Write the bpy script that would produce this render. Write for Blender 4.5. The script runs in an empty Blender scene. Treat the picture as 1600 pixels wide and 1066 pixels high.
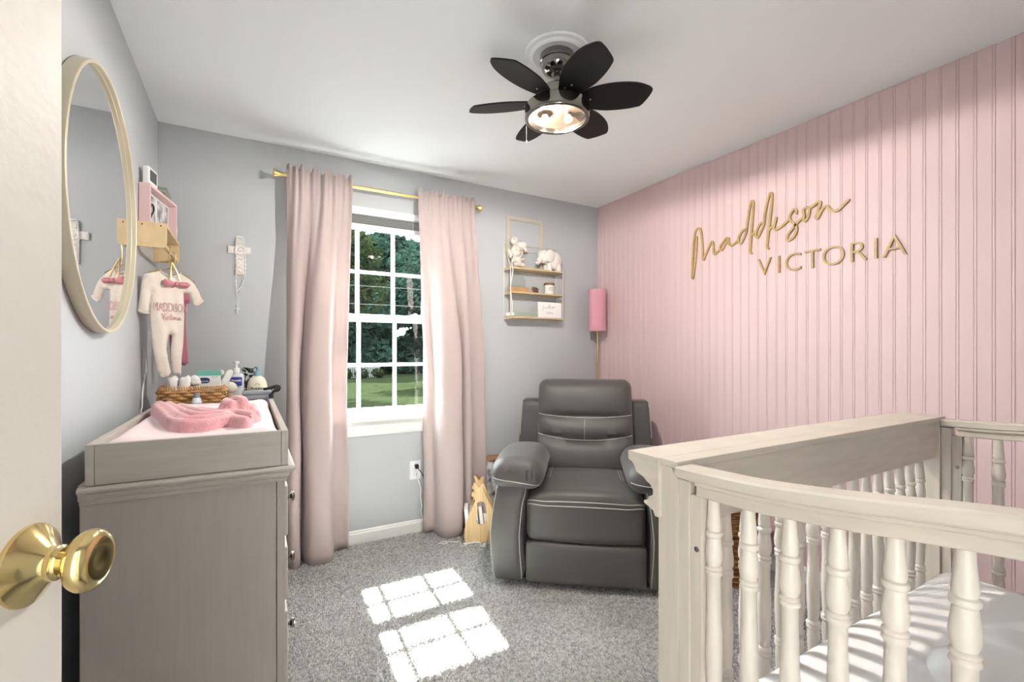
import bpy, bmesh, math, random
from mathutils import Vector, Matrix, noise
from mathutils.geometry import delaunay_2d_cdt
random.seed(7)
C = bpy.context.scene.collection
S = bpy.context.scene
PI = math.pi

# ------------------------------------------------------------------ camera, world, lights, exposure
cam_d = bpy.data.cameras.new('camera')
cam_d.sensor_fit = 'HORIZONTAL'; cam_d.sensor_width = 36.0
cam_d.lens = 722.0 / 1600.0 * 36.0
cam_d.shift_y = 0.010
cam_d.clip_start = 0.02; cam_d.clip_end = 300
cam = bpy.data.objects.new('camera', cam_d); C.objects.link(cam)
cam.location = (0, 0, 1.227)
cam.rotation_euler = (PI / 2, 0, -math.radians(29.6))
S.camera = cam

S.view_settings.view_transform = 'Standard'
S.view_settings.look = 'None'
S.view_settings.gamma = 1.0
S.view_settings.use_curve_mapping = False
S.view_settings.exposure = 0.48

W = bpy.data.worlds.new('sky'); S.world = W; W.use_nodes = True
wn = W.node_tree.nodes
wn['Background'].inputs[0].default_value = (0.88, 0.95, 1.0, 1)
wn['Background'].inputs[1].default_value = 26.0

def light(name, kind, loc, energy, color=(1, 1, 1), rot=(0, 0, 0), size=0.1, size_y=None):
    d = bpy.data.lights.new(name, kind); d.energy = energy; d.color = color
    if kind == 'AREA':
        d.size = size
        if size_y: d.shape = 'RECTANGLE'; d.size_y = size_y
    elif kind == 'SUN': d.angle = math.radians(0.53)
    else: d.shadow_soft_size = size
    o = bpy.data.objects.new(name, d); C.objects.link(o); o.location = loc; o.rotation_euler = rot
    return o
sun = light('sun', 'SUN', (0.8, 20, 25), 88.0, (1.0, 0.98, 0.95))
sun.rotation_euler = Vector((0.045, 1.0, 1.37)).to_track_quat('Z', 'Y').to_euler()
# unseen hall fill added behind the camera, and the fan's bulbs
light('hall_fill_light', 'AREA', (-0.65, -1.05, 2.38), 1.8, (1.0, 0.97, 0.93), (0, 0, 0), 0.8, 0.8)
light('fan_bulb_light', 'POINT', (1.0575, 1.5876, 2.1585), 70.0, (1.0, 0.95, 0.89), size=0.008)

# ------------------------------------------------------------------ materials
def lin(c):
    f = lambda v: v / 12.92 if v <= 0.04045 else ((v + 0.055) / 1.055) ** 2.4
    return tuple(f(x / 255.0) for x in c) + (1.0,)
def mat(name, rgb, rough=0.6, metal=0.0, bump=0.0, bscale=60.0, var=0.0, vscale=6.0, stretch=None, spec=0.5, trans=0.0, sheen=0.0, dark=None, detail=4.0):
    m = bpy.data.materials.new(name); m.use_nodes = True
    nt = m.node_tree; n = nt.nodes; l = nt.links
    b = n['Principled BSDF']; out = n['Material Output']
    col = lin(rgb)
    b.inputs['Base Color'].default_value = col
    b.inputs['Roughness'].default_value = rough
    b.inputs['Metallic'].default_value = metal
    b.inputs['Specular IOR Level'].default_value = spec
    if sheen: b.inputs['Sheen Weight'].default_value = sheen
    tc = n.new('ShaderNodeTexCoord'); mp = n.new('ShaderNodeMapping')
    l.new(tc.outputs['Object'], mp.inputs['Vector'])
    if stretch: mp.inputs['Scale'].default_value = stretch
    if var:
        nz = n.new('ShaderNodeTexNoise'); nz.inputs['Scale'].default_value = vscale; nz.inputs['Detail'].default_value = detail
        l.new(mp.outputs[0], nz.inputs['Vector'])
        cr = n.new('ShaderNodeValToRGB'); l.new(nz.outputs['Fac'], cr.inputs[0])
        d = lin(dark) if dark else tuple(v * (1 - var) for v in col[:3]) + (1,)
        br = tuple(min(1, v * (1 + var * .35)) for v in col[:3]) + (1,)
        cr.color_ramp.elements[0].position = 0.32; cr.color_ramp.elements[0].color = d
        cr.color_ramp.elements[1].position = 0.62; cr.color_ramp.elements[1].color = br
        l.new(cr.outputs[0], b.inputs['Base Color'])
    if bump:
        nb = n.new('ShaderNodeTexNoise'); nb.inputs['Scale'].default_value = bscale; nb.inputs['Detail'].default_value = 6
        l.new(mp.outputs[0], nb.inputs['Vector'])
        bp = n.new('ShaderNodeBump'); bp.inputs['Strength'].default_value = bump; bp.inputs['Distance'].default_value = 0.01
        l.new(nb.outputs['Fac'], bp.inputs['Height']); l.new(bp.outputs[0], b.inputs['Normal'])
    if trans:
        tr = n.new('ShaderNodeBsdfTranslucent'); tr.inputs[0].default_value = col
        mx = n.new('ShaderNodeMixShader'); mx.inputs[0].default_value = trans
        l.new(b.outputs[0], mx.inputs[1]); l.new(tr.outputs[0], mx.inputs[2]); l.new(mx.outputs[0], out.inputs[0])
    return m
def glass(name, tint=(1, 1, 1), ior=1.45):
    m = bpy.data.materials.new(name); m.use_nodes = True
    nt = m.node_tree; n = nt.nodes; l = nt.links
    for x in list(n):
        if x.type == 'BSDF_PRINCIPLED': n.remove(x)
    t = n.new('ShaderNodeBsdfTransparent'); t.inputs[0].default_value = (*tint, 1)
    g = n.new('ShaderNodeBsdfGlossy'); g.inputs['Roughness'].default_value = 0.01
    fr = n.new('ShaderNodeFresnel'); fr.inputs[0].default_value = ior
    mx = n.new('ShaderNodeMixShader')
    ge = n.new('ShaderNodeNewGeometry'); iv = n.new('ShaderNodeMath'); iv.operation = 'SUBTRACT'; iv.inputs[0].default_value = 1.0
    mu = n.new('ShaderNodeMath'); mu.operation = 'MULTIPLY'
    l.new(ge.outputs['Backfacing'], iv.inputs[1]); l.new(iv.outputs[0], mu.inputs[0]); l.new(fr.outputs[0], mu.inputs[1])
    l.new(mu.outputs[0], mx.inputs[0]); l.new(t.outputs[0], mx.inputs[1]); l.new(g.outputs[0], mx.inputs[2])
    l.new(mx.outputs[0], n['Material Output'].inputs[0])
    return m
def emit(name, rgb, s):
    m = bpy.data.materials.new(name); m.use_nodes = True
    b = m.node_tree.nodes['Principled BSDF']
    b.inputs['Emission Color'].default_value = lin(rgb); b.inputs['Emission Strength'].default_value = s
    return m
M = dict(
    wall=mat('gray_wall_paint', (186, 189, 192), 0.42, bump=0.06, bscale=18),
    pink=mat('pink_panel_paint', (217, 191, 192), 0.5, bump=0.03, bscale=30),
    ceil=mat('ceiling_paint', (247, 249, 250), 0.75, bump=0.10, bscale=7),
    trim=mat('white_trim', (238, 238, 236), 0.35),
    vinyl=mat('white_vinyl', (244, 245, 246), 0.3),
    carpet=mat('gray_carpet', (188, 187, 186), 0.95, bump=1.0, bscale=160, var=0.42, vscale=130, spec=0.1),
    pile=mat('gray_carpet_yarn', (200, 199, 197), 0.95, var=0.5, vscale=75, spec=0.1),
    doorp=mat('cream_door_paint', (212, 207, 199), 0.5, spec=0.3, bump=0.12, bscale=45),
    brass=mat('polished_brass', (220, 198, 140), 0.14, 1.0),
    gold=mat('brushed_gold', (205, 178, 118), 0.32, 1.0),
    champ=mat('champagne_metal', (206, 200, 184), 0.4, 0.25),
    mirrorf=mat('champagne_mirror_frame', (212, 203, 178), 0.35, 0.35),
    mirror=mat('mirror_silver', (238, 240, 242), 0.02, 1.0),
    gwood=mat('gold_painted_letters', (182, 153, 102), 0.45, 0.0, var=0.12, vscale=40),
    curtain=mat('blush_curtain', (202, 186, 183), 0.8, bump=0.12, bscale=400, trans=0.15, sheen=0.2),
    dress=mat('greige_wood', (184, 176, 166), 0.5, var=0.08, vscale=5, stretch=(1.2, 1.2, 14), bump=0.04, bscale=50),
    dress_v=mat('greige_wood_vertical', (168, 160, 152), 0.5, var=0.035, vscale=5, stretch=(16, 16, 1.2), bump=0.04, bscale=50),
    crib=mat('weathered_white_wood', (203, 194, 182), 0.45, var=0.07, vscale=4, stretch=(2, 2, 14), bump=0.03, bscale=40),
    cribv=mat('weathered_white_wood_upright', (203, 194, 182), 0.45, var=0.06, vscale=4, stretch=(16, 16, 1.5), bump=0.03, bscale=40),
    spind=mat('spindle_white_wood', (216, 208, 198), 0.4, var=0.04, vscale=6),
    sheet=mat('white_cotton', (240, 239, 238), 0.9, bump=0.05, bscale=25, sheen=0.1),
    leather=mat('gray_faux_leather', (72, 69, 66), 0.5, bump=0.06, bscale=90, var=0.10, vscale=4, sheen=0.15),
    stitch=mat('pale_stitching', (190, 188, 182), 0.8),
    blackm=mat('matte_black', (22, 21, 22), 0.35),
    blade=mat('black_blade', (20, 18, 19), 0.5, spec=0.3),
    gun=mat('gunmetal_chrome', (140, 138, 132), 0.12, 1.0),
    nickel=mat('nickel', (190, 188, 182), 0.22, 1.0),
    pine=mat('pine_wood', (230, 204, 160), 0.5, var=0.16, vscale=5, stretch=(3, 26, 1.2)),
    bamboo=mat('bamboo_wood', (230, 198, 146), 0.5, var=0.18, vscale=5, stretch=(22, 22, 1)),
    oak=mat('pale_oak', (206, 182, 142), 0.5, var=0.15, vscale=6, stretch=(2, 20, 20)),
    tan=mat('tan_wood', (190, 146, 102), 0.55, var=0.15, vscale=9, stretch=(2, 12, 12)),
    brown=mat('brown_wood', (132, 92, 58), 0.55, var=0.3, vscale=30),
    lampshade=mat('pink_shade_fabric', (230, 168, 184), 0.85, bump=0.1, bscale=200, trans=0.15),
    pinkp=mat('pale_pink_paint', (232, 200, 200), 0.5),
    white=mat('white_plastic', (240, 240, 240), 0.35),
    plush=mat('cream_plush', (226, 218, 206), 0.95, bump=0.6, bscale=220, sheen=0.4),
    ceram=mat('white_ceramic', (232, 228, 222), 0.45),
    padc=mat('pale_pink_cotton', (240, 218, 220), 0.95, bump=0.08, bscale=40, sheen=0.2),
    fleece=mat('pink_fleece', (222, 160, 164), 0.95, bump=0.3, bscale=120, sheen=0.4),
    romper=mat('cream_knit', (232, 222, 210), 0.95, bump=0.18, bscale=160, sheen=0.15),
    mauve=mat('mauve_knit', (182, 112, 128), 0.9, bump=0.15, bscale=120),
    bow=mat('rose_ribbon', (206, 132, 142), 0.6),
    rosep=mat('rose_print', (204, 160, 162), 0.8),
    wicker=mat('seagrass_wicker', (196, 152, 98), 0.7, var=0.35, vscale=40),
    wickd=mat('dark_wicker', (140, 96, 48), 0.7, var=0.4, vscale=40),
    teal=mat('teal_card', (96, 178, 164), 0.5),
    navy=mat('navy_print', (36, 48, 104), 0.5),
    blue=mat('blue_print', (52, 74, 152), 0.5),
    clearb=mat('pale_translucent_bottle', (222, 226, 232), 0.25, spec=0.6),
    creamb=mat('cream_bottle', (236, 232, 212), 0.35),
    pumpb=mat('dusty_blue_pump', (132, 172, 188), 0.4),
    graym=mat('gray_plastic', (112, 116, 122), 0.4),
    grayl=mat('light_gray_plastic', (150, 156, 164), 0.35),
    green=mat('green_leaf', (70, 88, 50), 0.6),
    sage=mat('sage_cloth_cover', (158, 166, 154), 0.7),
    ink=mat('soft_black_ink', (48, 46, 46), 0.6),
    greyink=mat('pale_gray_ink', (184, 182, 180), 0.7),
    photo=mat('monochrome_print', (206, 206, 208), 0.4, var=0.8, vscale=22, dark=(70, 70, 74)),
    hole=mat('dark_recess', (28, 26, 24), 0.8),
    acryl=glass('clear_acrylic', (0.93, 0.95, 0.95)),
    blind=mat('pale_gray_blind', (206, 206, 204), 0.5),
    slat=mat('darkened_blind_slat', (136, 136, 134), 0.5),  # slats darkened to stand in for shadow lines in the stack
    pane=glass('window_glass', (0.93, 0.96, 0.95)),
    lens=glass('lamp_glass', (0.97, 0.96, 0.94)),
    bulb=emit('warm_bulb', (255, 226, 186), 5.0),
    refl=mat('lamp_reflector', (70, 58, 48), 0.3, 0.9),
    screen=mat('dark_display', (58, 62, 62), 0.2),
    grass=mat('darkened_lawn_grass', (19, 23, 13), 1.0, var=0.3, vscale=3, spec=0.0),  # lawn, tree, fence and siding colours darkened to hold down outdoor brightness
    blades_g=mat('grass_blades', (128, 148, 80), 0.9, trans=0.3),
    bark=mat('darkened_bark', (36, 30, 24), 1.0, spec=0.0, bump=0.5, bscale=6),
    leafa=mat('darkened_leaves', (21, 33, 27), 1.0, trans=0.2, spec=0.0),
    leafb=mat('darkened_light_leaves', (22, 27, 15), 1.0, trans=0.3, spec=0.0),
    brickh=mat('darkened_brown_siding', (42, 28, 22), 0.8),
    fence=mat('darkened_fence_paint', (60, 60, 56), 0.6),
    roofm=mat('roof_gray', (92, 90, 92), 0.9),
    hallw=mat('hall_paint', (222, 220, 214), 0.6),
)

# ------------------------------------------------------------------ mesh helpers
OFF = {}
class MB:
    def __init__(s): s.v = []; s.f = []; s.sm = []
    def add(s, vs, fs, smooth=False):
        o = len(s.v); s.v += [tuple(p) for p in vs]
        s.f += [tuple(i + o for i in q) for q in fs]; s.sm += [smooth] * len(fs); return s
    def bm(s, b, smooth=False, mtx=None):
        b.verts.ensure_lookup_table()
        for i, v in enumerate(b.verts): v.index = i
        vs = [(mtx @ v.co if mtx else v.co.copy()) for v in b.verts]
        fs = [[v.index for v in f.verts] for f in b.faces]
        b.free(); return s.add(vs, fs, smooth)
    def box(s, x0, x1, y0, y1, z0, z1, bev=0.0, seg=2, mtx=None):
        b = bmesh.new(); bmesh.ops.create_cube(b, size=1)
        for v in b.verts:
            v.co = Vector(((x0 + x1) / 2 + v.co.x * (x1 - x0), (y0 + y1) / 2 + v.co.y * (y1 - y0), (z0 + z1) / 2 + v.co.z * (z1 - z0)))
        if bev: bmesh.ops.bevel(b, geom=b.edges[:], offset=bev, segments=seg, affect='EDGES', profile=0.5)
        return s.bm(b, False, mtx)
    def rbox(s, c, h, r, n=8, fn=None, mtx=None):
        # box of half sizes h rounded to radius r, n cells a side, vertices passed through fn
        b = bmesh.new(); bmesh.ops.create_cube(b, size=2)
        bmesh.ops.subdivide_edges(b, edges=b.edges[:], cuts=n - 1, use_grid_fill=True)
        for v in b.verts:
            p = Vector((v.co.x, v.co.y, v.co.z))
            # denser near the edges
            p = Vector([math.copysign(abs(t) ** 0.75, t) for t in p])
            p = Vector((p.x * h[0], p.y * h[1], p.z * h[2]))
            q = Vector([max(-(h[i] - r), min(h[i] - r, p[i])) for i in range(3)])
            d = p - q
            if d.length > 1e-9: p = q + d.normalized() * r
            if fn: p = fn(p)
            v.co = p + Vector(c)
        return s.bm(b, True, mtx)
    def ell(s, c, rad, seg=20, ring=14, mtx=None, fn=None):
        b = bmesh.new(); bmesh.ops.create_uvsphere(b, u_segments=seg, v_segments=ring, radius=1)
        for v in b.verts:
            p = Vector((v.co.x * rad[0], v.co.y * rad[1], v.co.z * rad[2]))
            if fn: p = fn(p)
            if mtx: p = mtx @ p
            v.co = p + Vector(c)
        return s.bm(b, True)
    def tube(s, path, r, seg=8, closed=False, flat=None, caps=True):
        P = [Vector(p) for p in path]; n = len(P)
        rr = r if isinstance(r, (list, tuple)) else [r] * n
        up = None; vs = []
        for i in range(n):
            a = P[i - 1] if (i > 0 or closed) else P[i]
            b = P[(i + 1) % n] if (i < n - 1 or closed) else P[i]
            t = (b - a); t = t.normalized() if t.length > 1e-9 else Vector((0, 0, 1))
            if up is None:
                up = Vector((0, 0, 1)) if abs(t.z) < 0.9 else Vector((1, 0, 0))
            x = t.cross(up)
            if x.length < 1e-6: x = t.orthogonal()
            x.normalize(); y = x.cross(t).normalized(); up = y
            for k in range(seg):
                a2 = 2 * PI * k / seg
                d = x * math.cos(a2) * rr[i] + y * math.sin(a2) * rr[i]
                if flat: d = Vector((d.x * flat[0], d.y * flat[1], d.z * flat[2]))
                vs.append(P[i] + d)
        fs = []
        m = n if closed else n - 1
        for i in range(m):
            for k in range(seg):
                a = i * seg + k; b = i * seg + (k + 1) % seg
                c = ((i + 1) % n) * seg + (k + 1) % seg; d = ((i + 1) % n) * seg + k
                fs.append((a, b, c, d))
        if caps and not closed:
            fs.append(tuple(range(seg - 1, -1, -1))); fs.append(tuple((n - 1) * seg + k for k in range(seg)))
        return s.add(vs, fs, True)
    def lathe(s, prof, seg=24, c=(0, 0, 0), mtx=None, caps=True):
        vs = []; n = len(prof)
        for r, z in prof:
            for k in range(seg):
                a = 2 * PI * k / seg
                p = Vector((r * math.cos(a), r * math.sin(a), z))
                if mtx: p = mtx @ p
                vs.append(p + Vector(c))
        fs = []
        for i in range(n - 1):
            for k in range(seg):
                fs.append((i * seg + k, i * seg + (k + 1) % seg, (i + 1) * seg + (k + 1) % seg, (i + 1) * seg + k))
        if caps:
            fs.append(tuple(range(seg - 1, -1, -1))); fs.append(tuple((n - 1) * seg + k for k in range(seg)))
        return s.add(vs, fs, True)
    def prism(s, pts, d0, d1, fn, smooth=False):
        # outline pts (a, b) extruded from d0 to d1; fn(a, b, d) -> xyz
        n = len(pts)
        vs = [fn(a, b, d0) for a, b in pts] + [fn(a, b, d1) for a, b in pts]
        fs = [tuple(range(n - 1, -1, -1)), tuple(range(n, 2 * n))]
        for i in range(n): fs.append((i, (i + 1) % n, n + (i + 1) % n, n + i))
        return s.add(vs, fs, smooth)
    def ring(s, outer, inner, d0, d1, fn):
        # closed outline with a hole, extruded; both outlines have the same number of points
        n = len(outer)
        vs = []
        for d in (d0, d1):
            vs += [fn(a, b, d) for a, b in outer] + [fn(a, b, d) for a, b in inner]
        fs = []
        for i in range(n):
            j = (i + 1) % n
            fs += [(i, j, n + j, n + i), (2 * n + i, 3 * n + i, 3 * n + j, 2 * n + j), (i, 2 * n + i, 2 * n + j, j), (n + i, n + j, 3 * n + j, 3 * n + i)]
        return s.add(vs, fs)
def obj(name, mb, m, parent=None, auto=None, loc=None):
    me = bpy.data.meshes.new(name)
    off = OFF.get(parent.name, Vector((0, 0, 0))) if parent else Vector((0, 0, 0))
    me.from_pydata([tuple(Vector(v) - off) for v in mb.v], [], mb.f)
    me.polygons.foreach_set('use_smooth', mb.sm)
    b = bmesh.new(); b.from_mesh(me); bmesh.ops.recalc_face_normals(b, faces=b.faces[:])
    for e in b.edges:
        if len(e.link_faces) == 2 and e.calc_face_angle(0) > math.radians(auto or 42): e.smooth = False
    b.to_mesh(me); b.free()
    me.materials.append(M[m] if isinstance(m, str) else m)
    o = bpy.data.objects.new(name, me); C.objects.link(o)
    if parent: o.parent = parent; OFF[o.name] = off
    if loc: o.location = loc
    return o
def inst(src, parent, loc=None, rot=None, name=None, scale=None):
    o = src.copy(); C.objects.link(o); o.parent = parent
    if loc is not None: o.location = loc
    if rot is not None: o.rotation_euler = rot
    if scale is not None: o.scale = scale
    return o
def tag(o, label, cat, group=None):
    o['label'] = label; o['category'] = cat
    if group: o['group'] = group
    return o
def thing(name, label, cat, loc, group=None, rotz=0.0, world=True):
    o = bpy.data.objects.new(name, None); C.objects.link(o); o.location = loc; o.rotation_euler = (0, 0, rotz)
    o.empty_display_size = 0.05
    OFF[o.name] = Vector(loc) if (world and not rotz) else Vector((0, 0, 0))
    return tag(o, label, cat, group)
def struct(name, mb, m, parent=None):
    o = obj(name, mb, m, parent)
    if not parent: o['kind'] = 'structure'
    return o
def stuff(o): o['kind'] = 'stuff'; return o
def solo(name, mb, m, label, cat, group=None, auto=None):
    # a thing that is one mesh, its origin at the base centre
    xs = [v[0] for v in mb.v]; ys = [v[1] for v in mb.v]; zs = [v[2] for v in mb.v]
    b = Vector(((min(xs) + max(xs)) / 2, (min(ys) + max(ys)) / 2, min(zs)))
    mb.v = [tuple(Vector(v) - b) for v in mb.v]
    o = obj(name, mb, m, None, auto); o.location = b
    OFF[o.name] = b
    return tag(o, label, cat, group)
def spline(pts, per=6, closed=False):
    P = [Vector(p) for p in pts]; n = len(P); out = []
    m = n if closed else n - 1
    for i in range(m):
        p0 = P[(i - 1) % n] if (closed or i > 0) else P[i] * 2 - P[i + 1]
        p1 = P[i]; p2 = P[(i + 1) % n]
        p3 = P[(i + 2) % n] if (closed or i + 2 < n) else p2 * 2 - p1
        for k in range(per):
            t = k / per
            out.append(0.5 * ((2 * p1) + (p2 - p0) * t + (2 * p0 - 5 * p1 + 4 * p2 - p3) * t * t + (3 * p1 - p0 - 3 * p2 + p3) * t ** 3))
    if not closed: out.append(P[-1])
    return out
def rrect(x0, x1, y0, y1, r, n=5):
    o = []
    for cx, cy, a0 in ((x1 - r, y1 - r, 0), (x0 + r, y1 - r, PI / 2), (x0 + r, y0 + r, PI), (x1 - r, y0 + r, 1.5 * PI)):
        for k in range(n + 1):
            a = a0 + PI / 2 * k / n; o.append((cx + r * math.cos(a), cy + r * math.sin(a)))
    return o
def puff(outline, thick, step, fn, sign_back=0.6, power=0.5, dmax=None, extra=None):
    # a stuffed / soft flat shape: outline (a, b), swollen away from its edge; fn(a, b, h) -> xyz
    P = [Vector((p[0], p[1])) for p in outline]; n = len(P)
    def edge_d(q):
        best = 1e9
        for i in range(n):
            a = P[i]; b = P[(i + 1) % n]; ab = b - a
            t = max(0, min(1, (q - a).dot(ab) / max(ab.length_squared, 1e-12)))
            best = min(best, (q - a - ab * t).length)
        return best
    def inside(q):
        c = False
        for i in range(n):
            a = P[i]; b = P[i - 1]
            if (a.y > q.y) != (b.y > q.y) and q.x < (b.x - a.x) * (q.y - a.y) / (b.y - a.y) + a.x: c = not c
        return c
    pts = list(P)
    x0 = min(p.x for p in P); x1 = max(p.x for p in P); y0 = min(p.y for p in P); y1 = max(p.y for p in P)
    y = y0; row = 0
    while y < y1:
        x = x0 + (step / 2 if row % 2 else 0)
        while x < x1:
            q = Vector((x, y))
            if inside(q) and edge_d(q) > step * 0.35: pts.append(q)
            x += step
        y += step * 0.87; row += 1
    vs, es, fs, *_ = delaunay_2d_cdt(pts, [(i, (i + 1) % n) for i in range(n)], [], 0, 1e-7)
    keep = []
    for f in fs:
        cen = sum((vs[i] for i in f), Vector((0, 0))) / len(f)
        if inside(cen): keep.append(f)
    D = dmax or max(edge_d(v) for v in vs)
    H = []
    for v in vs:
        h = min(1, edge_d(v) / D) ** power
        H.append(thick * h + (extra(v.x, v.y) * min(1, h * 2) if extra else 0))
    N = len(vs); mb = MB()
    V = [fn(v.x, v.y, h) for v, h in zip(vs, H)] + [fn(v.x, v.y, -h * sign_back - 0.0005) for v, h in zip(vs, H)]
    F = [tuple(f) for f in keep] + [tuple(N + i for i in reversed(f)) for f in keep]
    cnt = {}
    for f in keep:
        for i in range(len(f)):
            a, b = f[i], f[(i + 1) % len(f)]
            if (b, a) in cnt: cnt.pop((b, a))
            else: cnt[(a, b)] = 1
    for a, b in cnt: F.append((b, a, N + a, N + b))
    mb.add(V, F, True); return mb
_tc = {}
def text(s, size, fn, extrude=0.0, mb=None, offset=0.0, sx=1.0, align='CENTER', spacing=1.0):
    # flat or raised lettering; fn(a, b, d) -> xyz with a along the line, b up, d out of the face
    cu = bpy.data.curves.new('t', 'FONT'); cu.body = s; cu.size = size; cu.align_x = align; cu.align_y = 'CENTER'
    cu.extrude = extrude; cu.offset = offset; cu.resolution_u = 4; cu.space_character = spacing
    o = bpy.data.objects.new('t', cu)
    me = bpy.data.meshes.new_from_object(o)
    mb = mb or MB()
    mb.add([fn(v.co.x * sx, v.co.y, v.co.z) for v in me.vertices], [tuple(p.vertices) for p in me.polygons])
    bpy.data.objects.remove(o); bpy.data.curves.remove(cu); bpy.data.meshes.remove(me)
    return mb
def grid_sheet(nu, nv, fn, thick=None, smooth=True):
    mb = MB(); vs = [fn(i / nu, j / nv) for j in range(nv + 1) for i in range(nu + 1)]
    fs = [(j * (nu + 1) + i, j * (nu + 1) + i + 1, (j + 1) * (nu + 1) + i + 1, (j + 1) * (nu + 1) + i) for j in range(nv) for i in range(nu)]
    return mb.add(vs, fs, smooth)

exec_order = []
# ------------------------------------------------------------------ room shell
XL, XR, YB, YF, ZC = -0.42, 2.563, 3.043, -0.22, 2.44
WX0, WX1, WZ0, WZ1 = 0.345, 1.115, 0.80, 2.135      # window opening
struct('floor', MB().box(XL - .1, XR + .1, YF - .1, YB + .1, -0.1, 0), 'carpet')
struct('ceiling', MB().box(XL - .1, XR + .1, YF - .1, YB + .1, ZC, ZC + .1), 'ceil')
struct('wall_left', MB().box(XL - .12, XL, YF - .1, YB + .14, 0, ZC), 'wall')
b = MB()
b.box(XL, WX0, YB, YB + .14, 0, ZC).box(WX1, XR, YB, YB + .14, 0, ZC).box(WX0, WX1, YB, YB + .14, 0, WZ0).box(WX0, WX1, YB, YB + .14, WZ1, ZC)
struct('wall_back', b, 'wall')
wr = struct('wall_right', MB().box(XR, XR + .12, YF - .1, YB + .14, 0, ZC), 'pink')
# bead-board strips of the pink wall: each a flat board with a bead along one edge
pit = 0.0541
pl = MB()
prof = [(0, 0), (0, 0.0040), (0.0012, 0.0056), (0.004, 0.0062), (0.0068, 0.0056), (0.008, 0.0042), (0.0092, 0.0042), (0.0105, 0.0062), (pit - 0.0014, 0.0062), (pit - 0.0003, 0.0040), (pit - 0.0003, 0)]
pl.prism(prof, 0.0, ZC - 0.002, lambda a, bb, d: (-bb, a, d))
first = obj('plank', pl, 'pink', wr); OFF[first.name] = Vector((0, 0, 0))
k0 = int(math.floor((YF - 0.967) / pit)); k = k0
first.location = (XR, 0.967 + k * pit, 0.001)
while 0.967 + (k + 2) * pit < YB:
    k += 1
    inst(first, wr, (XR, 0.967 + k * pit, 0.001))
# front wall with the doorway the camera stands in
b = MB()
DX0, DX1, DZ = -0.40, 0.42, 2.04
b.box(XL, DX0, YF - .1, YF, 0, ZC).box(DX0, DX1, YF - .1, YF, DZ, ZC).box(DX1, XR, YF - .1, YF, 0, ZC)
struct('wall_front', b, 'wall')
# hall beyond the doorway
b = MB().box(-1.1, 1.1, -1.75, -1.65, 0, ZC).box(-1.2, -1.1, -1.75, YF - .1, 0, ZC).box(1.05, 1.15, -1.75, YF - .1, 0, ZC)
struct('wall_hall', b, 'hallw')
struct('floor_hall', MB().box(-1.2, 1.15, -1.75, YF - .1, -0.1, -0.001), 'carpet')
struct('ceiling_hall', MB().box(-1.2, 1.15, -1.75, YF - .1, ZC, ZC + .1), 'ceil')
def base_prof(): return [(0, 0), (0.014, 0), (0.014, 0.068), (0.010, 0.074), (0.010, 0.082), (0.005, 0.088), (0, 0.088)]
struct('baseboard_back', MB().prism(base_prof(), XL, XR, lambda a, b, d: (d, YB - a, b)), 'trim')
struct('baseboard_left', MB().prism(base_prof(), YF, YB, lambda a, b, d: (XL + a, d, b)), 'trim')
struct('baseboard_right', MB().prism([(a + .0065, b) for a, b in base_prof()], YF, YB, lambda a, b, d: (XR - a, d, b)), 'trim')
# window 1: jamb, two sashes with muntins and panes, stool and apron
win = struct('window_1', MB().box(WX0, WX0 + .03, YB, YB + .13, WZ0, WZ1).box(WX1 - .03, WX1, YB, YB + .13, WZ0, WZ1).box(WX0, WX1, YB, YB + .13, WZ1 - .025, WZ1).box(WX0, WX1, YB + .02, YB + .13, WZ0, WZ0 + .02), 'vinyl')
obj('window_casing', MB().box(WX0 - .055, WX0 + .004, YB - .016, YB + .003, WZ0, WZ1 + .005, .004).box(WX1 - .004, WX1 + .055, YB - .016, YB + .003, WZ0, WZ1 + .005, .004).box(WX0 - .055, WX1 + .055, YB - .016, YB + .003, WZ1 - .004, WZ1 + .012, .004), 'trim', win)
obj('window_stool', MB().box(WX0 - .07, WX1 + .07, YB - .045, YB + .06, WZ0 - .022, WZ0 + .002, .006), 'trim', win)
obj('window_apron', MB().prism([(0, 0), (.008, 0), (.012, .02), (.012, .05), (.016, .065), (.016, .095), (0, .095)], WX0 - .055, WX1 + .055, lambda a, b, d: (d, YB - a, WZ0 - .115 + b)), 'trim', win)
def sash(name, yc, z0, z1, botrail, toprail):
    x0, x1 = WX0 + .03, WX1 - .03
    o = obj(name, MB().box(x0, x0 + .035, yc - .016, yc + .016, z0, z1, .003).box(x1 - .035, x1, yc - .016, yc + .016, z0, z1, .003)
            .box(x0, x1, yc - .018, yc + .018, z0, z0 + botrail, .003).box(x0, x1, yc - .018, yc + .018, z1 - toprail, z1, .003), 'vinyl', win)
    gx0, gx1, gz0, gz1 = x0 + .035, x1 - .035, z0 + botrail, z1 - toprail
    zm = (gz0 + gz1) / 2
    for xm in (0.6135, 0.8465):
        obj('muntin', MB().box(xm - .012, xm + .012, yc - .009, yc + .009, gz0, gz1, .002), 'vinyl', o)
    obj('muntin', MB().box(gx0, gx1, yc - .0085, yc + .0085, zm - .011, zm + .011, .002), 'vinyl', o)
    obj('pane', MB().box(gx0 - .004, gx1 + .004, yc - .002, yc + .002, gz0 - .004, gz1 + .004), 'pane', o)
sash('upper_sash', 3.128, 1.425, 2.075, 0.045, 0.05)
sash('lower_sash', 3.085, 0.82, 1.462, 0.038, 0.045)
for xs in (0.47, 0.99):
    obj('sash_lock', MB().box(xs - .03, xs + .03, 3.062, 3.105, 1.462, 1.474, .003).ell((xs, 3.085, 1.477), (.014, .01, .008), 10, 6), 'white', win)
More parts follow.
